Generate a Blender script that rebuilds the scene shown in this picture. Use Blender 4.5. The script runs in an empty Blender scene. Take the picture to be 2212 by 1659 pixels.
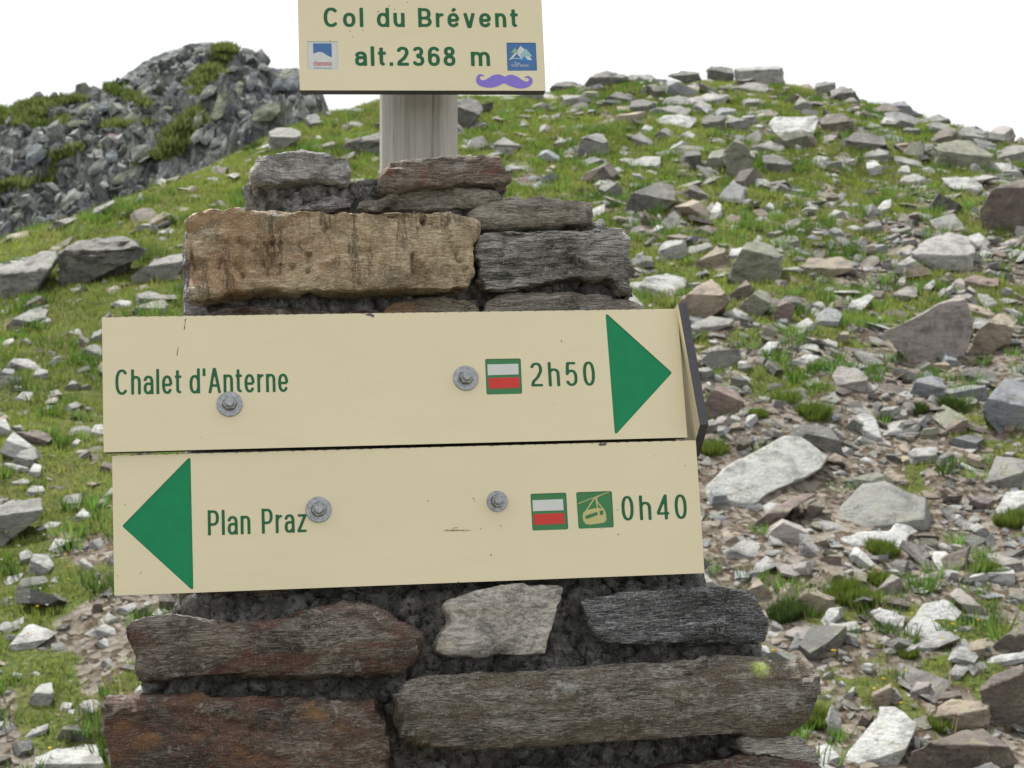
import bpy, bmesh, math, random
import numpy as np
from mathutils import Vector, Matrix
random.seed(7)
RNG = np.random.default_rng(7)
SC = bpy.context.scene
COL = SC.collection

# ------------------------------------------------------------------ camera
F = 3508.0                       # focal length in units of a 2212 px wide picture
EYE = 1.6
cam_data = bpy.data.cameras.new('camera')
cam_data.sensor_width = 36.0
cam_data.lens = 36.0 * F / 2212.0
cam_data.clip_start = 0.05
cam_data.clip_end = 3000.0
cam_data.dof.use_dof = True
cam_data.dof.focus_distance = 1.86
cam_data.dof.aperture_fstop = 20.0
cam = bpy.data.objects.new('camera', cam_data)
cam.location = (0, 0, EYE)
cam.rotation_euler = (math.radians(90), 0, 0)
COL.objects.link(cam)
SC.camera = cam

# ------------------------------------------------------------------ light
SUN_EL, SUN_AZ = math.radians(63), math.radians(-36)     # azimuth from +Y towards +X
world = bpy.data.worlds.new('World')
SC.world = world
world.use_nodes = True
wn, wl = world.node_tree.nodes, world.node_tree.links
wn.clear()
w_out = wn.new('ShaderNodeOutputWorld')
w_bg = wn.new('ShaderNodeBackground')
w_sky = wn.new('ShaderNodeTexSky')
w_sky.sky_type = 'NISHITA'
w_sky.sun_disc = False
w_sky.sun_elevation = SUN_EL
w_sky.sun_rotation = SUN_AZ
w_sky.altitude = 2368
w_sky.air_density = 1.0
w_sky.dust_density = 4.0
w_sky.ozone_density = 1.0
w_mix = wn.new('ShaderNodeMixRGB')                       # thin white cloud over the blue
w_mix.inputs[0].default_value = 0.85
w_mix.inputs[2].default_value = (14.4, 14.5, 14.5, 1)
wl.new(w_sky.outputs[0], w_mix.inputs[1])
wl.new(w_mix.outputs[0], w_bg.inputs[0])
w_bg.inputs[1].default_value = 0.070
wl.new(w_bg.outputs[0], w_out.inputs[0])

sun_d = bpy.data.lights.new('sun', 'SUN')
sun_d.energy = 5.0
sun_d.angle = math.radians(1.5)
sun_d.color = (1.0, 0.97, 0.915)
sun = bpy.data.objects.new('sun', sun_d)
sd = Vector((math.sin(SUN_AZ) * math.cos(SUN_EL), math.cos(SUN_AZ) * math.cos(SUN_EL), math.sin(SUN_EL)))
sun.rotation_euler = sd.to_track_quat('Z', 'Y').to_euler()
COL.objects.link(sun)

SC.view_settings.view_transform = 'Standard'
SC.view_settings.look = 'None'
SC.view_settings.gamma = 1.0
SC.view_settings.exposure = 0.38

# ------------------------------------------------------------------ small helpers
def tag(o, label=None, cat=None, group=None, kind=None):
    if label: o['label'] = label
    if cat: o['category'] = cat
    if group: o['group'] = group
    if kind: o['kind'] = kind
    return o

def link(name, mesh, mat=None, parent=None, loc=None):
    o = bpy.data.objects.new(name, mesh)
    COL.objects.link(o)
    if mat is not None and mesh is not None:
        if not mesh.materials: mesh.materials.append(mat)
    if parent is not None: o.parent = parent
    if loc is not None: o.location = loc
    return o

def mesh_np(name, verts, faces):
    """verts (N,3) and faces (M,k) arrays, all of one size k"""
    verts = np.asarray(verts, np.float32); faces = np.asarray(faces, np.int32)
    me = bpy.data.meshes.new(name)
    k = faces.shape[1]
    me.vertices.add(len(verts)); me.vertices.foreach_set('co', verts.ravel())
    me.loops.add(faces.size); me.loops.foreach_set('vertex_index', faces.ravel())
    me.polygons.add(len(faces))
    me.polygons.foreach_set('loop_start', np.arange(0, faces.size, k, dtype=np.int32))
    me.polygons.foreach_set('use_smooth', np.zeros(len(faces), bool))
    me.update(calc_edges=True)
    return me

def add_color(me, cols, name='Col'):
    a = me.color_attributes.new(name, 'FLOAT_COLOR', 'POINT')
    c = np.ones((len(me.vertices), 4), np.float32); c[:, :3] = cols
    a.data.foreach_set('color', c.ravel())

def vcos(me):
    a = np.empty(len(me.vertices) * 3, np.float32); me.vertices.foreach_get('co', a); return a.reshape(-1, 3)
def vnors(me):
    a = np.empty(len(me.vertices) * 3, np.float32); me.vertices.foreach_get('normal', a); return a.reshape(-1, 3)

def _hash(ix, iy, iz, seed):
    h = (ix.astype(np.int64) * 374761393 + iy.astype(np.int64) * 668265263 + iz.astype(np.int64) * 2147483647 + seed * 1274126177) & 0xFFFFFFFF
    h = ((h ^ (h >> 13)) * 1274126177) & 0xFFFFFFFF
    h = ((h ^ (h >> 16)) * 2246822519) & 0xFFFFFFFF
    h = h ^ (h >> 15)
    return (h & 0xFFFFFF) / float(0xFFFFFF)

def vnoise(p, seed=0):
    """value noise, -1..1"""
    p = np.asarray(p, np.float64); i = np.floor(p).astype(np.int64); f = p - i
    f = f * f * (3 - 2 * f)
    r = 0
    for dx in (0, 1):
        wx = f[:, 0] if dx else 1 - f[:, 0]
        for dy in (0, 1):
            wy = f[:, 1] if dy else 1 - f[:, 1]
            for dz in (0, 1):
                wz = f[:, 2] if dz else 1 - f[:, 2]
                r = r + wx * wy * wz * _hash(i[:, 0] + dx, i[:, 1] + dy, i[:, 2] + dz, seed)
    return r * 2 - 1

def fbm(p, octv=4, seed=0, gain=.5):
    p = np.asarray(p, np.float64); s = 0; a = 1; t = 0
    for k in range(octv):
        s = s + a * vnoise(p * 2 ** k + 17.3 * k, seed + k); t += a; a *= gain
    return s / t

def worley(p, seed=0):
    """distances to the two nearest feature points and an id in 0..1"""
    p = np.asarray(p, np.float64); i = np.floor(p).astype(np.int64)
    d1 = np.full(len(p), 9.); d2 = np.full(len(p), 9.); idv = np.zeros(len(p))
    for dx in (-1, 0, 1):
        for dy in (-1, 0, 1):
            for dz in (-1, 0, 1):
                c = i + np.array([dx, dy, dz])
                q = np.stack([c[:, k] + _hash(c[:, 0], c[:, 1], c[:, 2], seed + 11 * k) for k in range(3)], 1)
                d = np.sqrt(((q - p) ** 2).sum(1))
                m = d < d1
                d2 = np.where(m, d1, np.minimum(d2, d)); d1 = np.where(m, d, d1)
                idv = np.where(m, _hash(c[:, 0], c[:, 1], c[:, 2], seed + 99), idv)
    return d1, d2, idv

def facet(p, seed=0, off=.5, tilt=1.):
    """broken-face relief: every cell is a small tilted plane"""
    p = np.asarray(p, np.float64); i = np.floor(p).astype(np.int64); best = np.full(len(p), 9.); out = np.zeros(len(p))
    for dx in (-1, 0, 1):
        for dy in (-1, 0, 1):
            for dz in (-1, 0, 1):
                c = i + np.array([dx, dy, dz])
                r = [_hash(c[:, 0], c[:, 1], c[:, 2], seed + 11 * k) for k in range(7)]
                q = p - (c + np.stack(r[:3], 1)); d = (q ** 2).sum(1); m = d < best
                h = (r[3] - .5) * 2 * off + tilt * ((r[4] - .5) * q[:, 0] + (r[5] - .5) * q[:, 1] + (r[6] - .5) * q[:, 2]) * 2
                out = np.where(m, h, out); best = np.where(m, d, best)
    return out

def p3(x, y, z=None):
    return np.stack([x, y, np.zeros_like(x) if z is None else z], 1)

# picture coordinates (2212 px wide) -> ray from the eye, per metre of y
def ray(u, v):
    return np.array([(u - 1106.0) / F, 1.0, (829.5 - v) / F])

# crops in which the photograph was measured: offset and scale into 2212 px coordinates
REG = {'V': (0, 0, 1), 'A': (1152.1, 121.3, .4792), 'B': (1455.3, 606.4, .3656), 'C': (1576.5, 1152.1, .3055),
       'D': (0, 424.5, .2192), 'E': (0, 727.6, .5614), 'Z': (606.4, 0, .2741), 'M': (0, 181.9, .2192), 'N': (303.2, 72.8, .1919),
       'G': (363.8, 303.2, .466), 'H': (181.9, 1212.7, .3564), 'I': (848.9, 1212.7, .4386),
       'S4': (939.9, 636.7, .40205), 'S5': (181.9, 636.7, .40205), 'L': (654.9, 78.8, .05117), 'P': (1079.3, 78.8, .05117),
       'K': (1127.8, 1042.9, .09868), 'W': (1018.7, 145.5, .07127)}
def px(reg, s):
    ox, oy, k = REG[reg]
    if isinstance(s, str): s = [tuple(map(float, q.split(','))) for q in s.split()]
    return [(ox + k * a, oy + k * b) for a, b in s]

# ------------------------------------------------------------------ materials
def new_mat(name, rough=.8, spec=.3):
    m = bpy.data.materials.new(name); m.use_nodes = True
    nt = m.node_tree; b = nt.nodes['Principled BSDF']
    b.inputs['Roughness'].default_value = rough
    b.inputs['Specular IOR Level'].default_value = spec
    return m, nt, b

class NT:
    """terse node builder"""
    def __init__(s, nt): s.nt = nt; s.n = nt.nodes; s.l = nt.links
    def put(s, inp, val):
        if hasattr(val, 'links') or isinstance(val, bpy.types.NodeSocket): s.l.new(val, inp)
        elif isinstance(val, (tuple, list)) and len(val) == 3 and inp.type == 'RGBA': inp.default_value = (*val, 1)
        else: inp.default_value = val
    def coord(s, kind='Object', scale=(1, 1, 1), loc=(0, 0, 0), rot=(0, 0, 0)):
        c = s.n.new('ShaderNodeTexCoord'); m = s.n.new('ShaderNodeMapping')
        m.inputs['Scale'].default_value = scale; m.inputs['Location'].default_value = loc; m.inputs['Rotation'].default_value = rot
        s.l.new(c.outputs[kind], m.inputs[0]); return m.outputs[0]
    def noise(s, vec, scale, detail=4, rough=.55, dist=0., col=False):
        t = s.n.new('ShaderNodeTexNoise'); s.put(t.inputs['Vector'], vec)
        t.inputs['Scale'].default_value = scale; t.inputs['Detail'].default_value = detail
        t.inputs['Roughness'].default_value = rough; t.inputs['Distortion'].default_value = dist
        return t.outputs[1 if col else 0]
    def vor(s, vec, scale, feature='F1', out=0):
        t = s.n.new('ShaderNodeTexVoronoi'); t.feature = feature; s.put(t.inputs['Vector'], vec)
        t.inputs['Scale'].default_value = scale; return t.outputs[out]
    def ramp(s, fac, stops, interp='LINEAR'):
        r = s.n.new('ShaderNodeValToRGB'); s.put(r.inputs[0], fac); cr = r.color_ramp; cr.interpolation = interp
        while len(cr.elements) < len(stops): cr.elements.new(.5)
        for e, (p, c) in zip(cr.elements, stops):
            e.position = p; e.color = (c, c, c, 1) if not isinstance(c, (tuple, list)) else (*c, 1)
        return r.outputs[0]
    def mix(s, fac, a, b, mode='MIX'):
        m = s.n.new('ShaderNodeMixRGB'); m.blend_type = mode
        s.put(m.inputs[0], fac); s.put(m.inputs[1], a); s.put(m.inputs[2], b); return m.outputs[0]
    def math(s, op, a, b=0.):
        m = s.n.new('ShaderNodeMath'); m.operation = op; s.put(m.inputs[0], a); s.put(m.inputs[1], b); return m.outputs[0]
    def bump(s, h, strength=.5, dist=.01, normal=None):
        b = s.n.new('ShaderNodeBump'); s.put(b.inputs['Height'], h)
        b.inputs['Strength'].default_value = strength; b.inputs['Distance'].default_value = dist
        if normal is not None: s.l.new(normal, b.inputs['Normal'])
        return b.outputs[0]

def flat_mat(name, col, rough=.6, spec=.3, metal=0., var=.06, scale=60):
    m, nt, b = new_mat(name, rough, spec); t = NT(nt)
    n = t.noise(t.coord(), scale, 3)
    k = t.ramp(n, [(.3, 1 - var), (.7, 1 + var if 1 + var <= 1 else 1.0)])
    t.put(b.inputs['Base Color'], t.mix(1.0, (*col,), k, 'MULTIPLY'))
    b.inputs['Metallic'].default_value = metal
    return m
# ================================================================== GROUND
TK = np.array([-1700, -900, -400, 0, 200, 400, 600, 750, 820, 1000, 1180, 1300, 1400, 1520, 1690, 1800, 1900, 2000, 2212, 2600, 3200, 4200], float)
TVv = np.array([760, 700, 620, 514, 437, 352, 272, 228, 212, 197, 181, 157, 152, 150, 161, 184, 215, 250, 300, 400, 520, 640], float)
TY = np.array([14, 14, 14, 15, 16, 17, 18.5, 19.5, 20, 21, 22, 22, 22, 22, 22, 21.5, 21, 20, 19, 18, 17, 16], float)
TT = (TK - 1106) / F
def smooth_interp(t, X, Y):
    s = .006; return (np.interp(t - s, X, Y) + np.interp(t, X, Y) * 2 + np.interp(t + s, X, Y)) / 4
def base_h(x, y):
    ym = np.maximum(y, 4.0); t = x / ym
    yc = smooth_interp(t, TT, TY); e = (829.5 - smooth_interp(t, TT, TVv)) / F
    zc = EYE + yc * e
    s = (y - 6.4) / (yc - 6.4)
    up = np.where(s < .9, s, s - 1.1 * (s - .9) ** 2 / .2 * .5)
    up = np.where(s > 1.06, (1.06 - .5 * 1.1 * .16 ** 2 / .2) - .28 * (s - 1.06), up)
    z = zc * up
    z = np.where(y < 6.4, np.where(s < 0, -.10 * (1 - np.exp(s * 2)) * 2, 0), z)
    z = np.maximum(z, -6 + 0 * z)
    # soft foot
    return z
def H(x, y):
    x = np.asarray(x, float); y = np.asarray(y, float)
    z = base_h(x, y)
    a = np.clip((y - 4.5) / 3, 0, 1)
    q = p3(x, y)
    z = z + a * (.10 * fbm(q * .55, 2, 3) + .065 * fbm(q * 1.9, 2, 5)) + (.2 + .8 * a) * (.028 * fbm(q * 6, 3, 8))
    return z
def H1(x, y): return float(H(np.array([x]), np.array([y]))[0])
_ys = np.arange(5.2, 26, .02)
def hit(u, v):
    """where the line of sight through a picture point meets the ground"""
    d = ray(u, v); xs = d[0] * _ys; zr = EYE + d[2] * _ys; h = H(xs, _ys)
    k = np.nonzero(zr < h)[0]
    if len(k): y = _ys[k[0]]
    else:
        k = np.argmax((h - EYE) / _ys); y = _ys[k] * .985
    return np.array([d[0] * y, y, H1(d[0] * y, y)])

def green(x, y):
    """how grassy the ground is, 0..1"""
    ym = np.maximum(y, 5.); t = x / ym; u = 1106 + F * t
    v = 829.5 - F * (base_h(x, y) - EYE) / ym
    left = np.interp(v, [450, 700, 850, 1100, 1400, 1700], [.92, .88, .78, .66, .55, .46])
    right = np.interp(v, [150, 400, 600, 800, 950, 1250, 1700], [.72, .62, .54, .48, .38, .34, .34])
    rr_ = np.interp(u, [1000, 1350, 1700, 2300], [.30, .12, .0, -.08]) * np.clip((900 - v) / 500, 0, 1)
    w = np.clip((u - 700) / 500, 0, 1); w = w * w * (3 - 2 * w)
    return left * (1 - w) + (right + rr_) * w
def grass_mask(x, y):
    q = p3(np.asarray(x, float), np.asarray(y, float))
    n = .5 + .62 * fbm(q * 1.7, 2, 21) + .45 * fbm(q * 5.5, 3, 22)
    g = green(q[:, 0], q[:, 1])
    return np.clip((g - n) * 5 + .5, 0, 1)

# one sheet, fine where the slope is seen, coarse out to the horizon
def axis(a, b, st, far, grow=1.35):
    c = list(np.arange(a, b + st / 2, st)); s = st; p = b; r = []
    while p < far: s *= grow; p += s; r.append(p)
    s = st; p = a; l = []
    while p > -far: s *= grow; p -= s; l.append(p)
    return np.array(l[::-1] + c + r)
gx = axis(-9, 9, .055, 900); gy = axis(5.6, 24, .055, 900)
GX, GY = np.meshgrid(gx, gy); fx, fy = GX.ravel(), GY.ravel()
gz = H(fx, fy)
far = np.clip((np.hypot(fx, fy) - 45) / 60, 0, 1)
gz = gz * (1 - far) + far * (-6 + 3 * fbm(p3(fx, fy) * .01, 2, 9))
idx = np.arange(len(fx)).reshape(GX.shape)
q = np.stack([idx[:-1, :-1], idx[:-1, 1:], idx[1:, 1:], idx[1:, :-1]], -1).reshape(-1, 4)
gm = mesh_np('hillside_ground', np.stack([fx, fy, gz], 1), q)
gm.polygons.foreach_set('use_smooth', np.ones(len(gm.polygons), bool))
gmask = grass_mask(fx, fy); add_color(gm, np.stack([gmask] * 3, 1), 'Grass')
m_ground, _nt, _b = new_mat('alpine ground', .95, .15); _t = NT(_nt)
_at = _nt.nodes.new('ShaderNodeAttribute'); _at.attribute_name = 'Grass'
_c = _t.coord('Object'); _n1 = _t.noise(_c, 3.5, 6, .65); _n2 = _t.noise(_c, 38, 5, .7); _v = _t.vor(_c, 26, out=1); _vd = _t.vor(_c, 26)
_soil = _t.ramp(_n2, [(.36, (.032, .024, .016)), (.5, (.080, .061, .043)), (.64, (.16, .132, .10))])
_bw = _nt.nodes.new('ShaderNodeRGBToBW'); _nt.links.new(_v, _bw.inputs[0])
_peb = _t.ramp(_bw.outputs[0], [(.15, (.048, .038, .028)), (.45, (.12, .10, .078)), (.8, (.26, .235, .20))])
_soil = _t.mix(_t.ramp(_bw.outputs[0], [(.42, 0.), (.5, .8)]), _soil, _peb)
_gr = _t.ramp(_n2, [(.36, (.030, .044, .012)), (.5, (.070, .095, .020)), (.64, (.13, .145, .045))])
_gr = _t.mix(_t.ramp(_n1, [(.45, 0.), (.7, .55)]), _gr, (.13, .115, .045))
_f = _t.math('ADD', _at.outputs['Fac'], _t.math('MULTIPLY', _t.math('SUBTRACT', _n2, .5), .9))
_t.put(_b.inputs['Base Color'], _t.mix(_t.ramp(_f, [(.38, 0.), (.58, 1.)]), _soil, _gr))
_t.put(_b.inputs['Normal'], _t.bump(_t.mix(.5, _vd, _n2), .8, .03))
tag(link('hillside_ground', gm, m_ground), kind='structure')

# ================================================================== THE PEAK BEHIND
MK = np.array([-900, -600, -300, 0, 60, 80, 96, 140, 160, 200, 230, 300, 350, 400, 440, 480, 520, 545, 560, 580, 600, 643, 672, 694, 708, 740, 800, 1000, 1600], float)
MV = np.array([520, 430, 330, 238, 216, 199, 213, 207, 200, 184, 190, 142, 112, 95, 90, 94, 110, 114, 120, 140, 147, 143, 160, 190, 228, 330, 430, 640, 820], float)
MT = (MK - 1106) / F; MYC = 76.
def mtn(x, y):
    x = np.asarray(x, float); y = np.asarray(y, float)
    t = x / np.maximum(y, 30); e = (829.5 - np.interp(t, MT, MV)) / F
    zc = EYE + MYC * e
    s = (y - 52) / (MYC - 52)
    z = zc * np.where(s < 1, .12 + .88 * s, 1 - .9 * (s - 1))
    q = p3(x, y, z * .5)
    crag = np.clip((t - MT[13] + .02 - (1 - s) * .04) / .03, 0, 1) * np.clip(1.5 - s * .6, 0, 1)
    d1, d2, i1 = worley(np.stack([x * .42 + .15 * z, y * .5, z * .16], 1), 5)
    e1, e2, j1 = worley(np.stack([x * 1.0, y * 1.0, z * .5], 1), 6)
    g1 = facet(np.stack([x * .55 + z * .30, y * .5, z * .35 - x * .12], 1), 71, .45, .7); g2 = facet(np.stack([x * 1.5 + z * .8, y * 1.4, z * 1.1 - x * .3], 1), 72, .5, .7)
    amp = np.clip((1.0 - s) * 3.2, .10, 1)
    return z + amp * (1.5 * fbm(q * .18, 2, 31) + (.5 + 1.0 * crag) * (i1 - .5) + .5 * (j1 - .5) + (1.2 + .7 * crag) * g1 + .5 * g2 + .5 * fbm(q * 1.7, 4, 33, .6)) - .15 * amp
mx = np.concatenate([np.arange(-45, -26, .5), np.arange(-26, -5, .11), np.arange(-5, 8, .5)]); my = np.concatenate([np.arange(40, 50, .8), np.arange(50, 78, .11), np.arange(78, 80, .2), np.arange(80, 130, 2.5)])
MX, MY = np.meshgrid(mx, my); fx, fy = MX.ravel(), MY.ravel()
mz = mtn(fx, fy); mz = np.where(fy > 90, np.maximum(mz, -10), mz)
idx = np.arange(len(fx)).reshape(MX.shape)
q = np.stack([idx[:-1, :-1], idx[:-1, 1:], idx[1:, 1:], idx[1:, :-1]], -1).reshape(-1, 4)
mm = mesh_np('rocky_peak', np.stack([fx, fy, mz], 1), q)
def peak_green(x, y):
    t = x / y; u = 1106 + F * t; v = 829.5 - F * (mtn(x, y) - EYE) / y
    def blob(u0, v0, u1, v1, w):
        px_, py_ = u - u0, v - v0; dx, dy = u1 - u0, v1 - v0; L = dx * dx + dy * dy
        k = np.clip((px_ * dx + py_ * dy) / L, 0, 1)
        return np.clip(1.25 - np.hypot(px_ - k * dx, py_ - k * dy) / w, 0, 1)
    g = np.maximum.reduce([blob(490, 110, 425, 190, 22), blob(425, 250, 350, 330, 24), blob(0, 250, 130, 260, 20), blob(40, 230, 180, 215, 9), blob(300, 345, 400, 315, 16),
                           blob(240, 190, 330, 230, 10), blob(110, 345, 170, 320, 10), blob(200, 275, 330, 265, 8), blob(0, 400, 120, 395, 10)])
    return np.clip(g + .35 * fbm(p3(x, y) * .9, 3, 41), 0, 1)
pg = peak_green(fx, fy); add_color(mm, np.stack([pg] * 3, 1), 'Grass')
m_peak, _nt, _b = new_mat('peak rock', .95, .2); _t = NT(_nt)
_at = _nt.nodes.new('ShaderNodeAttribute'); _at.attribute_name = 'Grass'
_c = _t.coord('Object'); _n1 = _t.noise(_c, .8, 6, .7); _n2 = _t.noise(_c, 4.5, 6, .75); _v = _t.vor(_c, 1.6, out=1)
_bw = _nt.nodes.new('ShaderNodeRGBToBW'); _nt.links.new(_v, _bw.inputs[0])
_rk = _t.ramp(_t.mix(.5, _n2, _bw.outputs[0]), [(.36, (.11, .12, .128)), (.5, (.22, .235, .238)), (.64, (.34, .355, .33))])  # pale blue-grey veil of haze is painted into the rock colour
_rk = _t.mix(_t.ramp(_n1, [(.5, 0.), (.62, .5)]), _rk, (.11, .125, .06))
for _sc in (.9, 2.6):
    _ve = _t.vor(_t.coord('Object', (1, 1, .6), rot=(0, .5, 0)), _sc, 'DISTANCE_TO_EDGE'); _rk = _t.mix(1., _rk, _t.ramp(_ve, [(.0, .45), (.07, 1.)]), 'MULTIPLY')
_gr = _t.ramp(_n2, [(.38, (.03, .045, .012)), (.6, (.11, .15, .032))])
_f = _t.math('ADD', _at.outputs['Fac'], _t.math('MULTIPLY', _t.math('SUBTRACT', _n2, .5), .8))
_t.put(_b.inputs['Base Color'], _t.mix(_t.ramp(_f, [(.42, 0.), (.6, 1.)]), _rk, _gr))
_t.put(_b.inputs['Normal'], _t.bump(_n2, .8, .3))
tag(link('rocky_peak', mm, m_peak), kind='structure')
# ================================================================== CAIRN
def frame(x, y, z, a, b, c):
    return Matrix.Translation((x, y, z)) @ Matrix.Rotation(b, 4, 'Z') @ Matrix.Rotation(a, 4, 'X') @ Matrix.Rotation(c, 4, 'Y')
CM = frame(-.115, 1.862, 1.53, -.17, .16, -.02)          # front plane of the masonry
CMi = CM.inverted()
_eye = Vector((0, 0, EYE))
def cl(u, v, n=0.):
    o = CMi @ _eye; d = CMi.to_3x3() @ Vector(ray(u, v)); t = (-n - o.y) / d.y; p = o + d * t
    return (p.x, p.z)

def schist(name, dark, mid, light, patch=None, patch_amt=.5, strata=1., crack=0., patch2=None, lichen=None, px_=None, seams=.45):
    m, nt, b = new_mat(name, .82, .32); t = NT(nt)
    c = t.coord('Object'); cs = t.coord('Object', (.75, 1, 5 * strata), rot=(0, .03, 0))
    warp = t.noise(c, 9, 3, col=True)
    vv = nt.nodes.new('ShaderNodeVectorMath'); vv.operation = 'MULTIPLY_ADD'
    nt.links.new(warp, vv.inputs[0]); vv.inputs[1].default_value = (.05, .05, .10); nt.links.new(cs, vv.inputs[2]); csw = vv.outputs[0]
    bands = t.noise(csw, 26, 9, .72)
    fine = t.noise(csw, 150, 6, .7)
    grit = t.noise(c, 520, 3, .7)
    col = t.ramp(bands, [(.38, dark), (.46, mid), (.54, mid), (.64, light)])
    col = t.mix(.62, col, t.ramp(fine, [(.40, dark), (.5, mid), (.60, light)]))
    big = t.noise(c, 8, 5, .65)
    col = t.mix(1., col, t.ramp(big, [(.40, .48), (.47, .85), (.56, 1.)]), 'MULTIPLY')
    sm_ = t.math('ABSOLUTE', t.math('SUBTRACT', t.noise(csw, 7, 7, .62), .5)); seam = t.ramp(sm_, [(.004, .0), (.016, 1.)])
    sm2 = t.math('ABSOLUTE', t.math('SUBTRACT', t.noise(csw, 19, 6, .6), .5)); seam = t.mix(1., seam, t.ramp(sm2, [(.002, .35), (.014, 1.)]), 'MULTIPLY')
    col = t.mix(1., col, t.mix(seam, (1 - seams,) * 3, (1., 1., 1.)), 'MULTIPLY')
    if patch:
        pm = t.noise(t.coord('Object', (1, 1, 2.2), loc=(3, 1, 2)), 13, 7, .68, .6)
        pf = t.ramp(pm, [(.60 - .2 * patch_amt, 0.), (.68 - .2 * patch_amt, .85)])
        pf = t.mix(1., pf, t.ramp(t.noise(c, 120, 5, .7), [(.35, .45), (.55, 1.)]), 'MULTIPLY')
        if px_:
            sx = nt.nodes.new('ShaderNodeSeparateXYZ'); nt.links.new(t.coord('Object'), sx.inputs[0])
            mr = nt.nodes.new('ShaderNodeMapRange'); nt.links.new(sx.outputs[0], mr.inputs[0])
            for q_, w_ in enumerate(px_): mr.inputs[q_ + 1].default_value = w_
            pf = t.mix(1., pf, mr.outputs[0], 'MULTIPLY')
        col = t.mix(pf, col, patch)
    if patch2:
        pm = t.noise(t.coord('Object', (1, 1, 1.6), loc=(7, 4, 9)), 22, 6, .7, .4)
        col = t.mix(t.ramp(pm, [(.56, 0.), (.64, .8)]), col, patch2)
    # pale mica and dark pits
    col = t.mix(t.ramp(grit, [(.58, 0.), (.66, .7)]), col, light)
    col = t.mix(t.ramp(grit, [(.30, .6), (.40, 0.)]), col, tuple(x * .45 for x in dark))
    lf = t.ramp(t.noise(t.coord('Object', loc=(1, 5, 3)), 30, 6, .72), [(.60, 0.), (.66, .5)])
    col = t.mix(lf, col, (.34, .34, .32))
    if lichen:
        vd = nt.nodes.new('ShaderNodeVectorMath'); vd.operation = 'DISTANCE'
        nt.links.new(c, vd.inputs[0]); vd.inputs[1].default_value = lichen[0]
        n2 = t.noise(t.coord('Object', (1, 1, 1.8)), 210, 6, .8)
        s = t.math('ADD', vd.outputs['Value'], t.math('MULTIPLY', n2, lichen[1] * 1.7))
        col = t.mix(t.ramp(s, [(lichen[1] * 1.45 / 1, 1.), (lichen[1] * 1.65, 0.)]), col, (.27, .34, .06))
    h = t.mix(.5, bands, fine)
    if crack > 0:
        cv = t.coord('Object', (2.6, 1, .45), rot=(0, .06, 0))
        cr = t.noise(cv, 26, 9, .8, .35)
        crm = t.ramp(cr, [(.34, 0.), (.47, 1.)]); crm = t.mix(t.ramp(t.noise(t.coord('Object', loc=(2, 0, 5)), 9, 3, .6), [(.46, 1.), (.56, 0.)]), crm, (1., 1., 1.))
        col = t.mix(t.math('MULTIPLY', t.math('SUBTRACT', 1., crm), crack), col, tuple(x * .4 for x in dark))
        h = t.mix(.5, h, crm)
    h = t.mix(.4 * seams, h, seam)
    b2 = t.bump(grit, .35, .0015)
    hs = nt.nodes.new('ShaderNodeHueSaturation'); nt.links.new(col, hs.inputs['Color']); hs.inputs['Value'].default_value = 1.38; hs.inputs['Saturation'].default_value = .92; col = hs.outputs[0]
    t.put(b.inputs['Base Color'], col)
    t.put(b.inputs['Normal'], t.bump(h, .9, .008, b2))
    t.put(b.inputs['Roughness'], t.ramp(fine, [(.38, .72), (.6, .42)]))
    return m

SM = {
    'tan': schist('tan schist', (.12, .085, .048), (.30, .235, .14), (.50, .43, .30), (.20, .105, .045), .85, .8, .45, (.15, .12, .07), None, (-.22, .02, 1., .22), .12),
    'pale': schist('pale schist', (.12, .115, .105), (.34, .33, .31), (.56, .55, .53), (.20, .19, .175), .3, seams=.3),
    'brown': schist('brown gneiss', (.055, .045, .036), (.145, .115, .09), (.27, .23, .19), (.16, .062, .034), .4),
    'olive': schist('olive schist', (.065, .055, .036), (.19, .16, .11), (.33, .29, .22), (.25, .13, .04), .45),
    'grey': schist('grey schist', (.060, .058, .051), (.225, .218, .192), (.44, .43, .395), None, 0, 1.3, seams=.65),
    'greytan': schist('grey-tan schist', (.075, .065, .05), (.22, .195, .155), (.37, .34, .29), (.10, .09, .08), .35, 1.1, seams=.4),
    'red': schist('red-brown gneiss', (.040, .028, .022), (.105, .085, .066), (.27, .25, .21), (.085, .030, .020), .62, .9, 0, (.07, .06, .042)),
    'red2': schist('rusty gneiss', (.035, .026, .022), (.10, .075, .058), (.24, .21, .17), (.080, .032, .018), .6, .8, 0, (.15, .07, .02)),
    'dark': schist('dark schist', (.018, .019, .020), (.080, .082, .082), (.42, .425, .42), None, 0, 1.6),
    'wedge': schist('pale wedge schist', (.12, .11, .10), (.33, .305, .27), (.50, .475, .43), (.42, .38, .29), .3, .35, seams=.08),
    'log': schist('banded grey schist', (.030, .026, .020), (.135, .118, .092), (.34, .32, .29), (.085, .062, .035), .6, 1.25, 0, None, ((.374, -.074, -.264), .020)),
    'mauve': schist('mauve schist', (.07, .06, .058), (.16, .14, .135), (.42, .42, .42), (.11, .085, .09), .5, .7),
}
m_mortar, _nt, _b = new_mat('mortar', .95, .12); _t = NT(_nt)
_c = _t.coord('Object'); _n = _t.noise(_c, 55, 6, .7); _v = _t.vor(_c, 210); _g = _t.noise(_c, 420, 3, .7)
_col = _t.ramp(_n, [(.3, (.07, .068, .062)), (.5, (.17, .165, .155)), (.62, (.33, .325, .305))])
_col = _t.mix(_t.ramp(_t.noise(_c, 85, 5, .7), [(.36, .9), (.46, .0)]), _col, (.03, .028, .025))  # crevice shade between the lumps painted in as dark noise
_col = _t.mix(_t.ramp(_g, [(.6, 0.), (.7, .7)]), _col, (.36, .35, .32))
_t.put(_b.inputs['Base Color'], _col)
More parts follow.
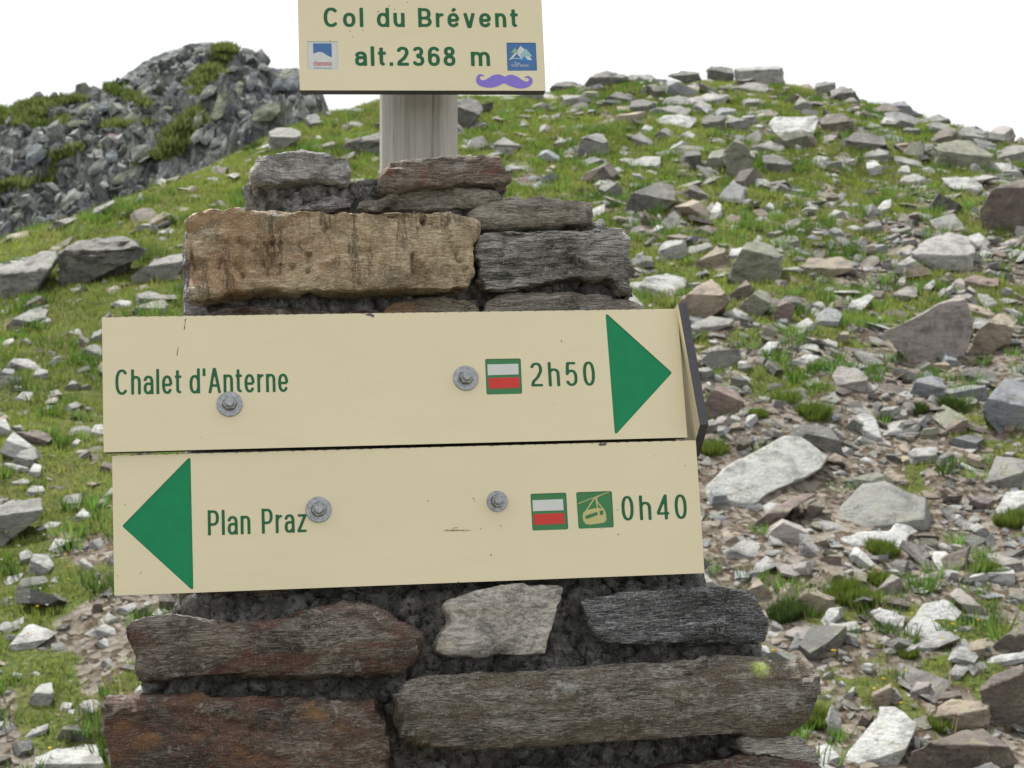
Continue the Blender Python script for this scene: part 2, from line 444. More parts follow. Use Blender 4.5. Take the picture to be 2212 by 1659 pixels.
_t.put(_b.inputs['Normal'], _t.bump(_t.mix(.5, _t.noise(_c, 85, 5, .7), _g), 1., .012))

def body_from_outline(pts, y0, y1, voxel, smooth, taper=.96, back_shift=0.):
    """closed prism from an (x, z) outline, re-meshed into even quads and rounded"""
    cx = sum(p[0] for p in pts) / len(pts); cz = sum(p[1] for p in pts) / len(pts)
    flat, tris = None, None
    from mathutils.geometry import tessellate_polygon
    tris = tessellate_polygon([[Vector((x, 0, z)) for x, z in pts]])
    bm = bmesh.new(); n = len(pts)
    A = [bm.verts.new((x, y0, z)) for x, z in pts]
    B = [bm.verts.new((cx + (x - cx) * taper, y1, cz + (z - cz) * taper + back_shift)) for x, z in pts]
    for t in tris:
        bm.faces.new([A[i] for i in t]); bm.faces.new([B[i] for i in reversed(t)])
    for i in range(n):
        j = (i + 1) % n; bm.faces.new((A[i], B[i], B[j], A[j]))
    bmesh.ops.recalc_face_normals(bm, faces=bm.faces)
    me = bpy.data.meshes.new('tmp'); bm.to_mesh(me); bm.free()
    o = bpy.data.objects.new('tmp', me); COL.objects.link(o)
    r = o.modifiers.new('r', 'REMESH'); r.mode = 'VOXEL'; r.voxel_size = voxel; r.adaptivity = 0
    s = o.modifiers.new('s', 'SMOOTH'); s.factor = .5; s.iterations = smooth
    dg = bpy.context.evaluated_depsgraph_get(); dg.update()
    out = bpy.data.meshes.new_from_object(o.evaluated_get(dg))
    bpy.data.objects.remove(o); bpy.data.meshes.remove(me)
    return out

def displace(me, fn):
    co = vcos(me); no = vnors(me)
    d = fn(co.astype(np.float64), no) if fn.__code__.co_argcount == 2 else fn(co.astype(np.float64))
    co = co + no * d[:, None].astype(np.float32)
    me.vertices.foreach_set('co', co.ravel()); me.update()

cairn = bpy.data.objects.new('cairn', None); COL.objects.link(cairn); cairn.matrix_world = CM
tag(cairn, 'stepped cairn of mortared schist stones carrying the direction boards', 'cairn')

def stone(reg, s, mat, n=.0, depth=.17, smooth=2, voxel=.0046, rough=1., crack=0., bulge=0., label=None, seed=0, zmean=None):
    """one stone of the cairn; n = how far its face stands out of the masonry plane"""
    raw = px(reg, s)
    # densify the outline and let it wander a little
    pts = []; rr = random.Random(seed + 5)
    for i in range(len(raw)):
        a, b = raw[i], raw[(i + 1) % len(raw)]; L = math.hypot(b[0] - a[0], b[1] - a[1]); k = max(1, int(L / 14))
        for j in range(k):
            t = j / k; w = 0 if j == 0 else 1.6
            pts.append((a[0] + (b[0] - a[0]) * t + rr.uniform(-w, w), a[1] + (b[1] - a[1]) * t + rr.uniform(-w, w)))
    pts = [cl(u, v, n) for u, v in pts]
    me = body_from_outline(pts, -n, -n + depth, voxel, smooth)
    zz = [p[1] for p in pts]; z0, z1 = min(zz), max(zz); sd = seed * 13 + 1
    def fn(c, no):
        q = c + np.array([seed * 3.1, 0, seed * 1.7])
        w = fbm(q * 9, 2, sd + 40) * .5
        st = fbm(np.stack([q[:, 0] * 7, q[:, 1] * 9, q[:, 2] * 75 + w * 5 + q[:, 0] * 3], 1), 4, sd, .6)
        lump = fbm(q * 13, 3, sd + 7)
        fi = fbm(q * 75, 3, sd + 3, .65)
        # ledges: strata broken off in steps
        led = np.round(fbm(np.stack([q[:, 0] * 4, q[:, 1] * 6, q[:, 2] * 34], 1), 2, sd + 9) * 3) / 3
        fc = facet(np.stack([q[:, 0] * 9, q[:, 1] * 9, q[:, 2] * 26 + q[:, 0] * 2 + w * 2], 1), sd + 50, .5, .8); fc2 = facet(np.stack([q[:, 0] * 34, q[:, 1] * 34, q[:, 2] * 95 + w * 3], 1), sd + 60, .5, .8)
        d = rough * (.0030 * st + .0030 * lump + .0030 * fi + .0030 * led + .0042 * fc + .0014 * fc2) - .0009
        if crack:
            ck = fbm(np.stack([q[:, 0] * 60 + w * 8, q[:, 1] * 4, q[:, 2] * 7], 1), 3, sd + 20)
            fm = np.clip((-no[:, 1] - .55) / .35, 0, 1)
            d = d + fm * crack * (.0022 * ck - .010 * np.clip(.16 - np.abs(ck), 0, 1) / .16 * (fbm(q * 14, 2, sd + 31) > .08))
            d1, d2, _i = worley(np.stack([q[:, 0] * 22, q[:, 1] * 4, q[:, 2] * 13], 1), sd)
            d = d - fm * crack * .004 * np.clip(.12 - (d2 - d1), 0, 1) / .12
        gz = fbm(np.stack([q[:, 0] * 5, q[:, 1] * 6, q[:, 2] * 30 + w * 4], 1), 3, sd + 70)
        d = d - .0032 * rough * np.clip(.05 - np.abs(gz), 0, 1) / .05
        if bulge:
            r = np.clip((c[:, 2] - (z0 + z1) / 2) / ((z1 - z0) / 2), -1, 1)
            front = np.clip((-n + .05 - c[:, 1]) / .05, 0, 1) * np.clip((-no[:, 1] - .72) / .26, 0, 1)
            d = d + bulge * np.sqrt(np.clip(1 - r * r, 0, 1)) * front
        return d
    displace(me, fn)
    o = link('stone', me, SM[mat], cairn)
    me.polygons.foreach_set('use_smooth', np.ones(len(me.polygons), bool))
    me.set_sharp_from_angle(angle=math.radians(48))
    if label: o['label'] = label
    return o

stone('G', "384,200 384,125 410,60 440,46 560,38 700,45 835,62 846,92 846,170 832,200 700,182 560,198 480,217 392,236", 'pale', .004, .16, rough=1.3, seed=1, label='silvery grey stone at the top left of the cairn')
stone('G', "983,130 1000,97 1060,77 1200,66 1420,58 1530,72 1560,112 1600,162 1600,186 1540,216 1420,202 1200,202 1040,221 992,216 978,180", 'brown', .012, .15, seed=2, label='dark brown stone in front of the wooden post')
stone('G', "600,318 650,280 700,258 760,243 835,246 868,272 868,322", 'mauve', .0, .14, seed=3)
stone('G', "860,330 872,280 960,252 1100,222 1250,212 1400,222 1520,243 1536,282 1480,330", 'greytan', -.002, .16, seed=4)
stone('G', "75,400 80,355 130,324 250,310 600,312 1100,318 1300,328 1380,345 1462,362 1466,390 1426,432 1423,520 1412,620 1392,696 1300,682 1180,680 900,692 700,686 500,680 300,692 112,742 98,690 80,560", 'tan', .026, .22, 3, crack=1., seed=5, label='long rust-stained tan stone cracked from top to bottom')
stone('G', "54,690 58,560 72,440 95,380 150,420 170,600 175,740 200,830 80,835", 'mauve', .004, .2, seed=6)
stone('G', "1395,335 1480,290 1600,264 1740,255 1900,262 1962,270 1986,302 1980,382 1800,397 1600,402 1455,404", 'greytan', .004, .2, 6, seed=7)
stone('G', "1430,450 1480,420 1600,405 1800,396 2000,383 2112,386 2142,440 2132,600 2156,700 2160,724 2100,692 2060,626 1950,640 1800,652 1640,697 1470,702 1442,600", 'grey', .014, .2, 2, rough=1.35, seed=8, label='banded grey block at the right below the flat top stone')
stone('G', "965,815 1000,770 1040,745 1110,722 1250,717 1400,724 1436,750 1444,840 965,840", 'olive', .004, .15, seed=9)
stone('G', "1470,850 1475,780 1490,740 1560,714 1850,711 2050,724 2180,750 2214,787 2214,850", 'greytan', .004, .18, seed=10)
stone('G', "105,840 110,805 250,768 500,764 800,775 960,786 970,840", 'red2', .002, .15, seed=11)
# behind the boards
stone('V', "415,700 560,694 850,696 1020,700 1015,850 700,870 420,860", 'brown', -.016, .14, 4, .008, seed=12)
stone('V', "1040,700 1390,700 1420,850 1230,875 1035,860", 'grey', -.016, .16, 4, .008, seed=13)
stone('V', "405,880 700,890 905,885 900,1060 600,1080 400,1070", 'greytan', -.016, .15, 4, .008, seed=14)
stone('V', "925,890 1430,880 1470,1070 1200,1085 930,1070", 'olive', -.016, .16, 4, .008, seed=15)
stone('V', "960,1100 1480,1095 1500,1225 1200,1240 965,1235", 'brown', -.016, .15, 4, .008, seed=16)
# below the boards
stone('H', "545,262 545,140 900,130 905,205 700,248 600,270", 'olive', -.012, .12, seed=17)
stone('H', "1010,205 1010,140 1320,130 1310,192 1150,212", 'olive', -.014, .12, seed=18)
stone('H', "240,385 330,355 500,335 600,345 720,370 900,376 1100,370 1250,345 1400,290 1560,262 1700,262 1800,290 1880,345 2000,400 2056,442 2018,490 2026,560 1982,620 1900,682 1780,692 1500,692 1200,712 900,702 700,706 400,736 310,732 290,650 298,560 264,470", 'red', .034, .2, 5, bulge=.018, rough=1.2, seed=19, label='long maroon stone with a hollowed upper edge')
stone('H', "95,872 110,820 250,815 420,815 700,800 900,795 1200,815 1500,836 1700,842 1777,850 1786,920 1822,960 1852,1060 1862,1150 1842,1262 1780,1340 900,1345 160,1350 138,1200 108,1000", 'red2', .044, .24, 2, rough=1.2, bulge=.012, seed=20, label='thick rusty brown block at the lower left of the cairn')
stone('I', "240,212 290,180 420,140 600,110 720,108 858,117 830,200 790,330 755,470 600,470 380,477 255,470 195,440 248,330 288,290", 'wedge', .036, .18, 3, rough=.6, seed=21, label='pale grey wedge-shaped stone under the lower board')
stone('I', "905,190 950,168 1050,150 1300,145 1550,125 1780,130 1832,210 1867,300 1877,372 1800,396 1600,402 1400,406 1250,421 1080,405 1000,350 950,265", 'dark', .030, .2, 2, rough=1.4, seed=22, label='dark striped stone with a silvery top at the right')
stone('I', "8,700 40,610 110,562 300,545 700,530 1000,510 1400,485 1700,475 1900,478 2040,510 2087,562 2060,622 2020,742 1950,832 1880,872 1700,861 1550,856 1350,866 1100,882 900,906 650,916 400,921 150,911 60,872 20,802", 'log', .046, .24, 6, bulge=.030, rough=1.2, seed=23, label='long rounded log-like stone with a yellow-green lichen spot')
stone('I', "1700,902 1740,866 1900,855 2020,870 2100,932 2127,1004 2000,992 1850,962 1722,932", 'grey', .052, .18, seed=24)
stone('I', "1180,1120 1350,1020 1550,985 1700,960 1800,950 1900,980 2100,1005 2132,1062 2150,1180 1600,1200 1200,1190", 'red', .050, .22, seed=25)
stone('I', "560,1075 640,1013 900,1009 1120,1030 1160,1120 900,1200 580,1180", 'greytan', .044, .2, seed=26)
# rows below the picture, down to the ground
rr = random.Random(77); zrow = 1740; k = 30; half = 800
while zrow < 5000:
    hgt = rr.uniform(170, 240); x = 1010 - half
    while x < 1010 + half - 60:
        w = min(rr.uniform(380, 900), 1010 + half - x); a, b, c2, d = (rr.uniform(-14, 14) for _ in range(4))
        stone('V', f"{x:.0f},{zrow+a:.0f} {x+w*.5:.0f},{zrow-12:.0f} {x+w-26:.0f},{zrow+b:.0f} {x+w-20:.0f},{zrow+hgt-30:.0f} {x+w*.5:.0f},{zrow+hgt-18+c2:.0f} {x+12:.0f},{zrow+hgt-28+d:.0f}", rr.choice(list(SM)), .045 + rr.uniform(0, .02), .25, 5, .014, seed=k)
        x += w; k += 1
    zrow += hgt; half += 55

# mortar core
def mortar_piece(L, n, depth, seed, voxel=.0050):
    me = body_from_outline([cl(u, v, n) for u, v in L], -n, -n + depth, voxel, 2, 1.)
    def fn(c):
        d1, d2, i1 = worley(c * 46, seed); e1, e2, i2 = worley(c * 105, seed + 5)
        return (.017 * (.55 - d1)) * (.4 + 1.2 * i1) + .007 * (.5 - e1) + .016 * fbm(c * 26, 4, seed + 2, .6)
    displace(me, fn)
    me.polygons.foreach_set('use_smooth', np.ones(len(me.polygons), bool))
    return me
mo1 = mortar_piece([(538, 402), (600, 396), (700, 400), (765, 398), (790, 396), (830, 392), (900, 396), (1060, 398), (1083, 405), (1082, 450), (1200, 470), (1335, 500), (1350, 560), (1357, 640), (1350, 655), (1395, 690), (1440, 900), (1505, 1100), (1518, 1235), (1518, 1290), (1420, 1330), (1250, 1330), (900, 1340), (600, 1350), (392, 1340),
                    (395, 1290), (405, 1000), (416, 700), (420, 640), (440, 480), (540, 455)], -.034, .36, 3)
link('mortar', mo1, m_mortar, cairn)['kind'] = 'stuff'
mo2 = mortar_piece([(380, 1290), (600, 1285), (900, 1270), (1220, 1262), (1518, 1240), (1522, 1285), (1600, 1330), (1638, 1395), (1640, 1432), (1690, 1470), (1715, 1560), (1700, 1600), (1735, 1640), (1760, 1800), (260, 1800), (262, 1560), (305, 1510), (312, 1478), (330, 1420), (400, 1345)], -.022, .40, 9)
link('mortar', mo2, m_mortar, cairn)['kind'] = 'stuff'
mo3 = mortar_piece([(240, 1795), (1770, 1795), (1900, 3000), (2250, 5000), (-250, 5000), (100, 3000)], .01, .6, 11, .02)
link('mortar', mo3, m_mortar, cairn)['kind'] = 'stuff'

# clods and grit standing out of the mortar
def clods(n, x0, x1, z0, z1, y_at, seed, inside):
    rg = np.random.default_rng(seed); bmc = bmesh.new(); bmesh.ops.create_icosphere(bmc, subdivisions=2, radius=1); bmc.verts.index_update()
    bv = np.array([v.co[:] for v in bmc.verts]); bf = np.array([[v.index for v in f.verts] for f in bmc.faces]); bmc.free()
    x = rg.uniform(x0, x1, n); z = rg.uniform(z0, z1, n); k = inside(x, z); x, z = x[k], z[k]; n = len(x)
    s = rg.uniform(.0035, .012, n) * (1 + .6 * rg.random(n) ** 4); y = y_at(z) + rg.uniform(-.004, .012, n)
    sc = rg.uniform(.7, 1.25, (n, 1, 3)); V = bv[None] * s[:, None, None] * sc + np.stack([x, y, z], 1)[:, None]
    V = V.reshape(-1, 3); cen = np.repeat(np.stack([x, y, z], 1), len(bv), 0); dirn = (V - cen) / (np.linalg.norm(V - cen, axis=1)[:, None] + 1e-9)
    ss = np.repeat(s, len(bv)); V = V + dirn * (ss * (.55 * fbm(V * 160, 3, seed) + .25 * fbm(V * 420, 2, seed + 3)))[:, None]
    Fc = (bf[None] + (np.arange(n) * len(bv))[:, None, None]).reshape(-1, 3)
    me = mesh_np('mortar_clods', V, Fc); me.polygons.foreach_set('use_smooth', np.ones(len(Fc), bool))
    link('mortar_clods', me, m_mortar, cairn)['kind'] = 'stuff'
zA, zB = cl(900, 1290, -.022)[1], cl(900, 1245, -.034)[1]
clods(5200, cl(320, 1500)[0], cl(1740, 1500)[0], cl(900, 1700)[1], zA, lambda z: .016 + 0 * z, 21,
      lambda x, z: (x > cl(395, 1300)[0] - .17 * (zA - z)) & (x < cl(1500, 1300)[0] + .44 * (zA - z)))
clods(1500, cl(400, 1500)[0], cl(1515, 1290)[0], zA - .02, zA + .045, lambda z: .026 + 0 * z, 22, lambda x, z: x < 9)
clods(900, cl(420, 650)[0], cl(1350, 650)[0], cl(900, 690)[1], cl(900, 600)[1], lambda z: .028 + 0 * z, 23, lambda x, z: x < 9)
clods(420, cl(540, 430)[0], cl(1080, 430)[0], cl(900, 450)[1], cl(900, 398)[1], lambda z: .028 + 0 * z, 24, lambda x, z: x < 9)

# ---- the post
m_wood, _nt, _b = new_mat('weathered wood', .8, .25); _t = NT(_nt)
_c = _t.coord('Object', (1, 1, .045)); _g1 = _t.noise(_c, 42, 7, .68, .5); _g2 = _t.noise(_t.coord('Object', (1, 1, .02)), 260, 4, .7)
_bl = _t.noise(_t.coord('Object', (1, 1, .5)), 14, 4, .6)
_col = _t.ramp(_g1, [(.30, (.30, .29, .262)), (.48, (.40, .387, .352)), (.66, (.50, .485, .44))])
_col = _t.mix(_t.ramp(_g2, [(.34, .4), (.44, 0.)]), _col, (.12, .11, .095))
_col = _t.mix(_t.ramp(_bl, [(.52, 0.), (.7, .35)]), _col, (.30, .25, .17))
_t.put(_b.inputs['Base Color'], _col); _t.put(_b.inputs['Normal'], _t.bump(_t.mix(.5, _g1, _g2), .3, .0012))
NS, NZ, R0 = 220, 60, .0512
ang = np.linspace(0, 2 * np.pi, NS, endpoint=False); zs = np.linspace(-1.62, .36, NZ)
A_, Z_ = np.meshgrid(ang, zs); A_ = A_.ravel(); Z_ = Z_.ravel()
rad = R0 + .0011 * fbm(np.stack([np.cos(A_) * 5, np.sin(A_) * 5, Z_ * .6], 1), 3, 4) + .0005 * fbm(np.stack([np.cos(A_) * 30, np.sin(A_) * 30, Z_ * .8], 1), 2, 8)
for a0, dep, wd, z0, z1 in [(-1.98, .0014, .012, -9, 9), (-1.72, .0012, .014, -9, .1), (-1.15, .0034, .013, -9, 9), (-1.02, .0012, .016, -9, 9), (-2.35, .0012, .016, -9, 9), (-2.6, .0008, .012, -9, 9), (-.75, .0007, .012, -9, 9), (-1.45, .001, .014, -.2, 9), (1.2, .006, .03, -9, 9), (2.4, .004, .03, -9, 9)]:
    w = .018 * np.sin(Z_ * 4 + a0 * 7) + .01 * np.sin(Z_ * 17 + a0)
    da = np.abs((A_ - a0 - w + np.pi) % (2 * np.pi) - np.pi)
    rad -= dep * np.exp(-(da / wd) ** 2) * ((Z_ > z0) & (Z_ < z1))
V_ = np.stack([rad * np.cos(A_), rad * np.sin(A_), Z_], 1)
idx = np.arange(NS * NZ).reshape(NZ, NS)
q = np.stack([idx[:-1], np.roll(idx[:-1], -1, 1), np.roll(idx[1:], -1, 1), idx[1:]], -1).reshape(-1, 4)
me = mesh_np('wooden_post', V_, q)
bm = bmesh.new(); bm.from_mesh(me); bm.verts.ensure_lookup_table()
bm.faces.new([bm.verts[i] for i in idx[-1]]); bm.to_mesh(me); bm.free()
me.polygons.foreach_set('use_smooth', np.ones(len(me.polygons), bool)); me.set_sharp_from_angle(angle=math.radians(50))
post = link('wooden_post', me, m_wood, None, (-.1232, 2.150, 1.78))
tag(post, 'round grey weathered wooden post rising from the cairn behind its top stones', 'post')
# ================================================================== SIGNS
def frame(x, y, z, a, b, c):
    return Matrix.Translation((x, y, z)) @ Matrix.Rotation(b, 4, 'Z') @ Matrix.Rotation(a, 4, 'X') @ Matrix.Rotation(c, 4, 'Y')
S1 = frame(-.1257, 1.8451, 1.6066, -.2038, .1674, -.0211)
S2 = frame(-.1085, 1.8210, 1.4526, -.1612, .1582, -.0198)
ST = frame(-.1123, 2.0185, 2.0403, -.1769, .1037, -.0233)
S1i, S2i, STi = S1.inverted(), S2.inverted(), ST.inverted()
eye = Vector((0, 0, EYE))

def loc2(Mi, u, v, n=0.):
    """picture point -> (x, z) in a sign's own plane (y = -n is n in front of it)"""
    o = Mi @ eye; d = (Mi.to_3x3() @ Vector(ray(u, v)))
    t = (-n - o.y) / d.y
    p = o + d * t
    return (p.x, p.z)
def locs(Mi, pts, n=0.): return [loc2(Mi, u, v, n) for u, v in pts]

m_core = flat_mat('laminate core', (.062, .058, .06), .5, .3, var=.3, scale=200)
m_dirt = flat_mat('dirt specks', (.06, .05, .04), .9)
m_green_print = flat_mat('engraved green', (.007, .125, .042), .55, .35, var=.2, scale=90)
m_green_arrow = flat_mat('arrow green', (.003, .23, .088), .5, .25, var=.1, scale=60)
m_green_tile = flat_mat('tile green', (.035, .19, .062), .4, .4, var=.1)
m_recess_shade = flat_mat('shaded green recess wall', (.004, .05, .024), .6, .2)  # shade inside the cut-outs, painted as a darker green on their walls
m_white_tile = flat_mat('tile white', (.60, .62, .60), .4, .4)
m_red_tile = flat_mat('tile red', (.56, .03, .018), .4, .4)
m_yellow_tile = flat_mat('tile pale yellow', (.50, .47, .19), .4, .4)
m_blue_tile = flat_mat('tile blue', (.045, .15, .36), .4, .4)
m_blue2 = flat_mat('tile bright blue', (.02, .22, .55), .4, .4)
m_lgreen = flat_mat('tile light green', (.25, .42, .24), .4, .4)
m_cyan = flat_mat('tile pale cyan', (.28, .48, .52), .4, .4)
m_pink = flat_mat('print red', (.50, .075, .10), .4, .4)
m_purple = flat_mat('purple sticker', (.235, .175, .62), .5, .35, var=.12, scale=300)

m_cream, _nt, _b = new_mat('cream sign face', .38, .45)
_t = NT(_nt)
_c = _t.coord('Object')
_big = _t.noise(_c, 6, 5, .6)
_grain = _t.noise(_c, 900, 2, .6)
_smear = _t.noise(_t.coord('Object', (1, 1, 9)), 10, 5, .65)
_c1 = _t.ramp(_big, [(.3, (.69, .615, .42)), (.7, (.735, .66, .455))])
_c2 = _t.mix(_t.ramp(_smear, [(.5, 0.), (.8, .25)]), _c1, (.60, .51, .34))
_c3 = _t.mix(.28, _c2, _t.ramp(_grain, [(.3, (.54, .465, .30)), (.7, (.78, .69, .48))]))
_t.put(_b.inputs['Base Color'], _c3)
_t.put(_b.inputs['Roughness'], _t.ramp(_smear, [(.3, .34), (.75, .52)]))
_t.put(_b.inputs['Normal'], _t.bump(_t.noise(_c, 700, 2), .12, .0005))

# galvanised steel of the bolts
m_zinc, _nt, _b = new_mat('zinc', .38, .5); _t = NT(_nt)
_z = _t.vor(_t.coord('Object'), 260)
_t.put(_b.inputs['Base Color'], _t.ramp(_z, [(.1, (.24, .255, .27)), (.8, (.36, .375, .39))]))
_t.put(_b.inputs['Roughness'], _t.ramp(_t.noise(_t.coord(), 150, 4), [(.35, .32), (.7, .6)]))
_b.inputs['Metallic'].default_value = .75

def rounded(pts, r, n=5):
    """round the corners of a polygon"""
    out = []; N = len(pts)
    for i in range(N):
        p = Vector(pts[i]); a = (Vector(pts[i - 1]) - p); b = (Vector(pts[(i + 1) % N]) - p)
        la, lb = a.length, b.length; a.normalize(); b.normalize()
        ang = a.angle(b); rr = r if not isinstance(r, (list, tuple)) else r[i]
        d = min(rr / math.tan(ang / 2), la * .45, lb * .45)
        p0, p1 = p + a * d, p + b * d
        for k in range(n + 1):
            t = k / n
            q = p0.lerp(p, t).lerp(p.lerp(p1, t), t)
            out.append((q.x, q.y))
    return out

def poly_fill(loops, y=0.):
    """triangles filling a polygon with holes: (verts2d, tris)"""
    from mathutils.geometry import tessellate_polygon
    vl = [[Vector((x, y, z)) for x, z in L] for L in loops]
    tris = tessellate_polygon(vl)
    flat = [q for L in loops for q in L]
    return flat, tris

def slab_with_holes(name, outer, holes, y_front, y_back, mat_face, mat_side, mat_hole, parent, open_back=True):
    loops = [outer] + holes
    flat, tris = poly_fill(loops)
    bm = bmesh.new()
    vf = [bm.verts.new((x, y_front, z)) for x, z in flat]
    vb = [bm.verts.new((x, y_back, z)) for x, z in flat]
    for a, b, c in tris:
        try:
            f = bm.faces.new((vf[a], vf[b], vf[c])); f.material_index = 0
            g = bm.faces.new((vb[c], vb[b], vb[a])); g.material_index = 1
        except ValueError: pass
    k = 0
    for li, L in enumerate(loops):
        n = len(L)
        for i in range(n):
            j = (i + 1) % n
            f = bm.faces.new((vf[k + i], vb[k + i], vb[k + j], vf[k + j])); f.material_index = 1 if li == 0 else 2
        k += n
    bmesh.ops.recalc_face_normals(bm, faces=bm.faces)
    me = bpy.data.meshes.new(name); bm.to_mesh(me); bm.free()
    for m in (mat_face, mat_side, mat_hole): me.materials.append(m)
    return link(name, me, None, parent)

def flat_poly(name, pts, n, mat, parent, holes=()):
    """flat print: a filled outline lying n metres in front of the sign plane"""
    flat, tris = poly_fill([pts] + list(holes))
    bm = bmesh.new(); vs = [bm.verts.new((x, -n, z)) for x, z in flat]
    for t in tris:
        try: bm.faces.new([vs[i] for i in t])
        except ValueError: pass
    for f in bm.faces:
        f.normal_update()
        if f.normal.y > 0: f.normal_flip()
    me = bpy.data.meshes.new(name); bm.to_mesh(me); bm.free()
    return link(name, me, mat, parent)

# ---- lettering: skeletons of constant pen width, filled by marching squares
def se(cx, cy, rx, ry, a0, a1, n=22, e=2.35):
    o = []
    for k in range(n + 1):
        a = math.radians(a0 + (a1 - a0) * k / n); c, s = math.cos(a), math.sin(a)
        o.append((cx + rx * math.copysign(abs(c) ** (2 / e), c), cy + ry * math.copysign(abs(s) ** (2 / e), s)))
    return o
XH = .735
def glyph(ch, h, k):
    """returns (advance width, [polylines]); h = half pen, k = width factor"""
    def W(w): return max(w * k, 4.2 * h)
    if ch == 'C': w = W(.80); return w, [se(w/2, .5, w/2-h, .515-h, 42, 318, 40)]
    if ch in 'oé e'.replace(' ', '') and ch == 'o': w = W(.66); return w, [se(w/2, XH/2, w/2-h, XH/2-h+.01, 0, 360, 40)]
    if ch in ('e', 'é'):
        w = W(.64); P = [se(w/2, XH/2, w/2-h, XH/2-h+.01, 0, 328, 38), [(h, XH/2-.01), (w-h, XH/2-.01)]]
        if ch == 'é': P.append([(w*.44, XH+.10), (w*.66, XH+.25)])
        return w, P
    if ch == 'l': return 2*h, [[(h, 0), (h, 1)]]
    if ch == 'd': w = W(.66); return w, [[(w-h, 0), (w-h, 1)], se(w/2, XH/2, w/2-h, XH/2-h+.01, 0, 360, 40)]
    if ch in 'hn':
        w = W(.60); r = min(.30, w*.55)
        return w, [[(h, 0), (h, 1 if ch == 'h' else XH)], [(h, XH-r-h*.2)] + se(w/2, XH-h-r+.01, w/2-h, r, 180, 0, 22) + [(w-h, 0)]]
    if ch == 'm':
        w = W(1.0); r = .26; q = (w-2*h)/4
        return w, [[(h, 0), (h, XH)], se(h+q, XH-h-r+.01, q, r, 180, 0, 18)+[(h+2*q, 0)], se(h+3*q, XH-h-r+.01, q, r, 180, 0, 18)+[(w-h, 0)]]
    if ch == 'u': w = W(.60); r = .28; return w, [[(w-h, XH), (w-h, 0)], [(h, XH)] + se(w/2, h+r-.01, w/2-h, r, 180, 360, 22)]
    if ch == 'r': w = W(.37); return w, [[(h, 0), (h, XH)], [(h, XH-.30)] + se(w*1.0, XH-h-.26, w-h, .26, 175, 92, 12)]
    if ch == 'a':
        w = W(.62); r = .20
        top = se(w*.49, XH-h-r+.01, w/2-h, r, 168, 0, 20) + [(w-h, .0)]
        yb = (h + XH*.56)/2; rb = XH*.56/2 - h*.35
        bowl = [(w-h, XH*.56+h*.3-.02), (w*.5, yb+rb)] + se(w*.45, yb, w*.45-h, rb, 90, 270, 16) + [(w*.55, yb-rb), (w-h, yb-rb*.35)]
        return w, [top, bowl]
    if ch == 't': w = W(.36); c = w*.42; return w, [[(c, .94), (c, h+.12)] + se(c+.12, h+.12, .12, .12, 180, 262, 8), [(0, XH-h), (w, XH-h)]]
    if ch == "'": return 2*h, [[(h, .70), (h, 1)]]
    if ch == 'A': w = W(.78); g = h*.9; return w, [[(g, 0), (w/2-h*.25, .97), (w/2-h*.25, 1)], [(w-g, 0), (w/2+h*.25, .97), (w/2+h*.25, 1)], [(w*.2, .30), (w*.8, .30)]]
    if ch == 'P': w = W(.68); r = .26; return w, [[(h, 0), (h, 1)], [(h, 1-h), (w*.5, 1-h)] + se(w*.5, 1-h-r, w*.5-h, r, 90, -90, 18) + [(h, 1-h-2*r)]]
    if ch == 'B':
        w = W(.72); r = .225; r2 = (1-2*h-2*r)/2
        return w, [[(h, 0), (h, 1)], [(h, 1-h), (w*.5, 1-h)] + se(w*.5, 1-h-r, w*.44-h, r, 90, -90, 18) + [(h, 1-h-2*r)],
                   [(h, h), (w*.5, h)] + se(w*.5, h+r2, w*.5-h, r2, -90, 90, 18) + [(w*.4, h+2*r2)]]
    if ch == 'v': w = W(.62); return w, [[(h*.9, XH), (w/2-h*.3, .02), (w/2-h*.3, 0)], [(w-h*.9, XH), (w/2+h*.3, .02), (w/2+h*.3, 0)]]
    if ch == 'z': w = W(.54); return w, [[(.02, XH-h), (w-h*.6, XH-h), (h*.8, h), (w, h)]]
    if ch == '.': return 2*h, [[(h, 0), (h, 2*h)]]
    w = W(.62)
    if ch == '0': return w, [se(w/2, .5, w/2-h, .51-h, 0, 360, 44)]
    if ch == '2': return w, [se(w/2, .73-h*.3, w/2-h, .27-h*.7, 165, -25, 24) + [(w*.62, .40), (w*.22, .20), (h*1.1, h), (w, h)]]
    if ch == '4': return w, [[(w*.74, 0), (w*.74, .98), (h*.8, .30), (h*.8, .24), (w, .24)]]
    if ch == '5': return w, [[(w-h*1.2, 1-h), (w*.22, 1-h), (w*.15, .50)] + se(w*.49, .335, w*.51-h, .335-h+.01, 140, -158, 26)]
    if ch == '3': return w, [se(w*.48, .755-h*.2, w*.44-h, .245-h*.8, 158, -90, 22) + [(w*.40, .51)], [(w*.40, .51)] + se(w/2, .27, w/2-h, .27-h+.01, 90, -162, 24)]
    if ch == '6': return w, [se(w/2, .32, w/2-h, .32-h+.01, 0, 360, 36), se(w*.52, .62, w*.52-h, .385-h, 35, 180, 20) + [(h, .32)]]
    if ch == '8': return w, [se(w/2, .755, w*.45-h, .245-h+.01, 0, 360, 30), se(w/2, .275, w/2-h, .275-h+.01, 0, 360, 34)]
    raise KeyError(ch)

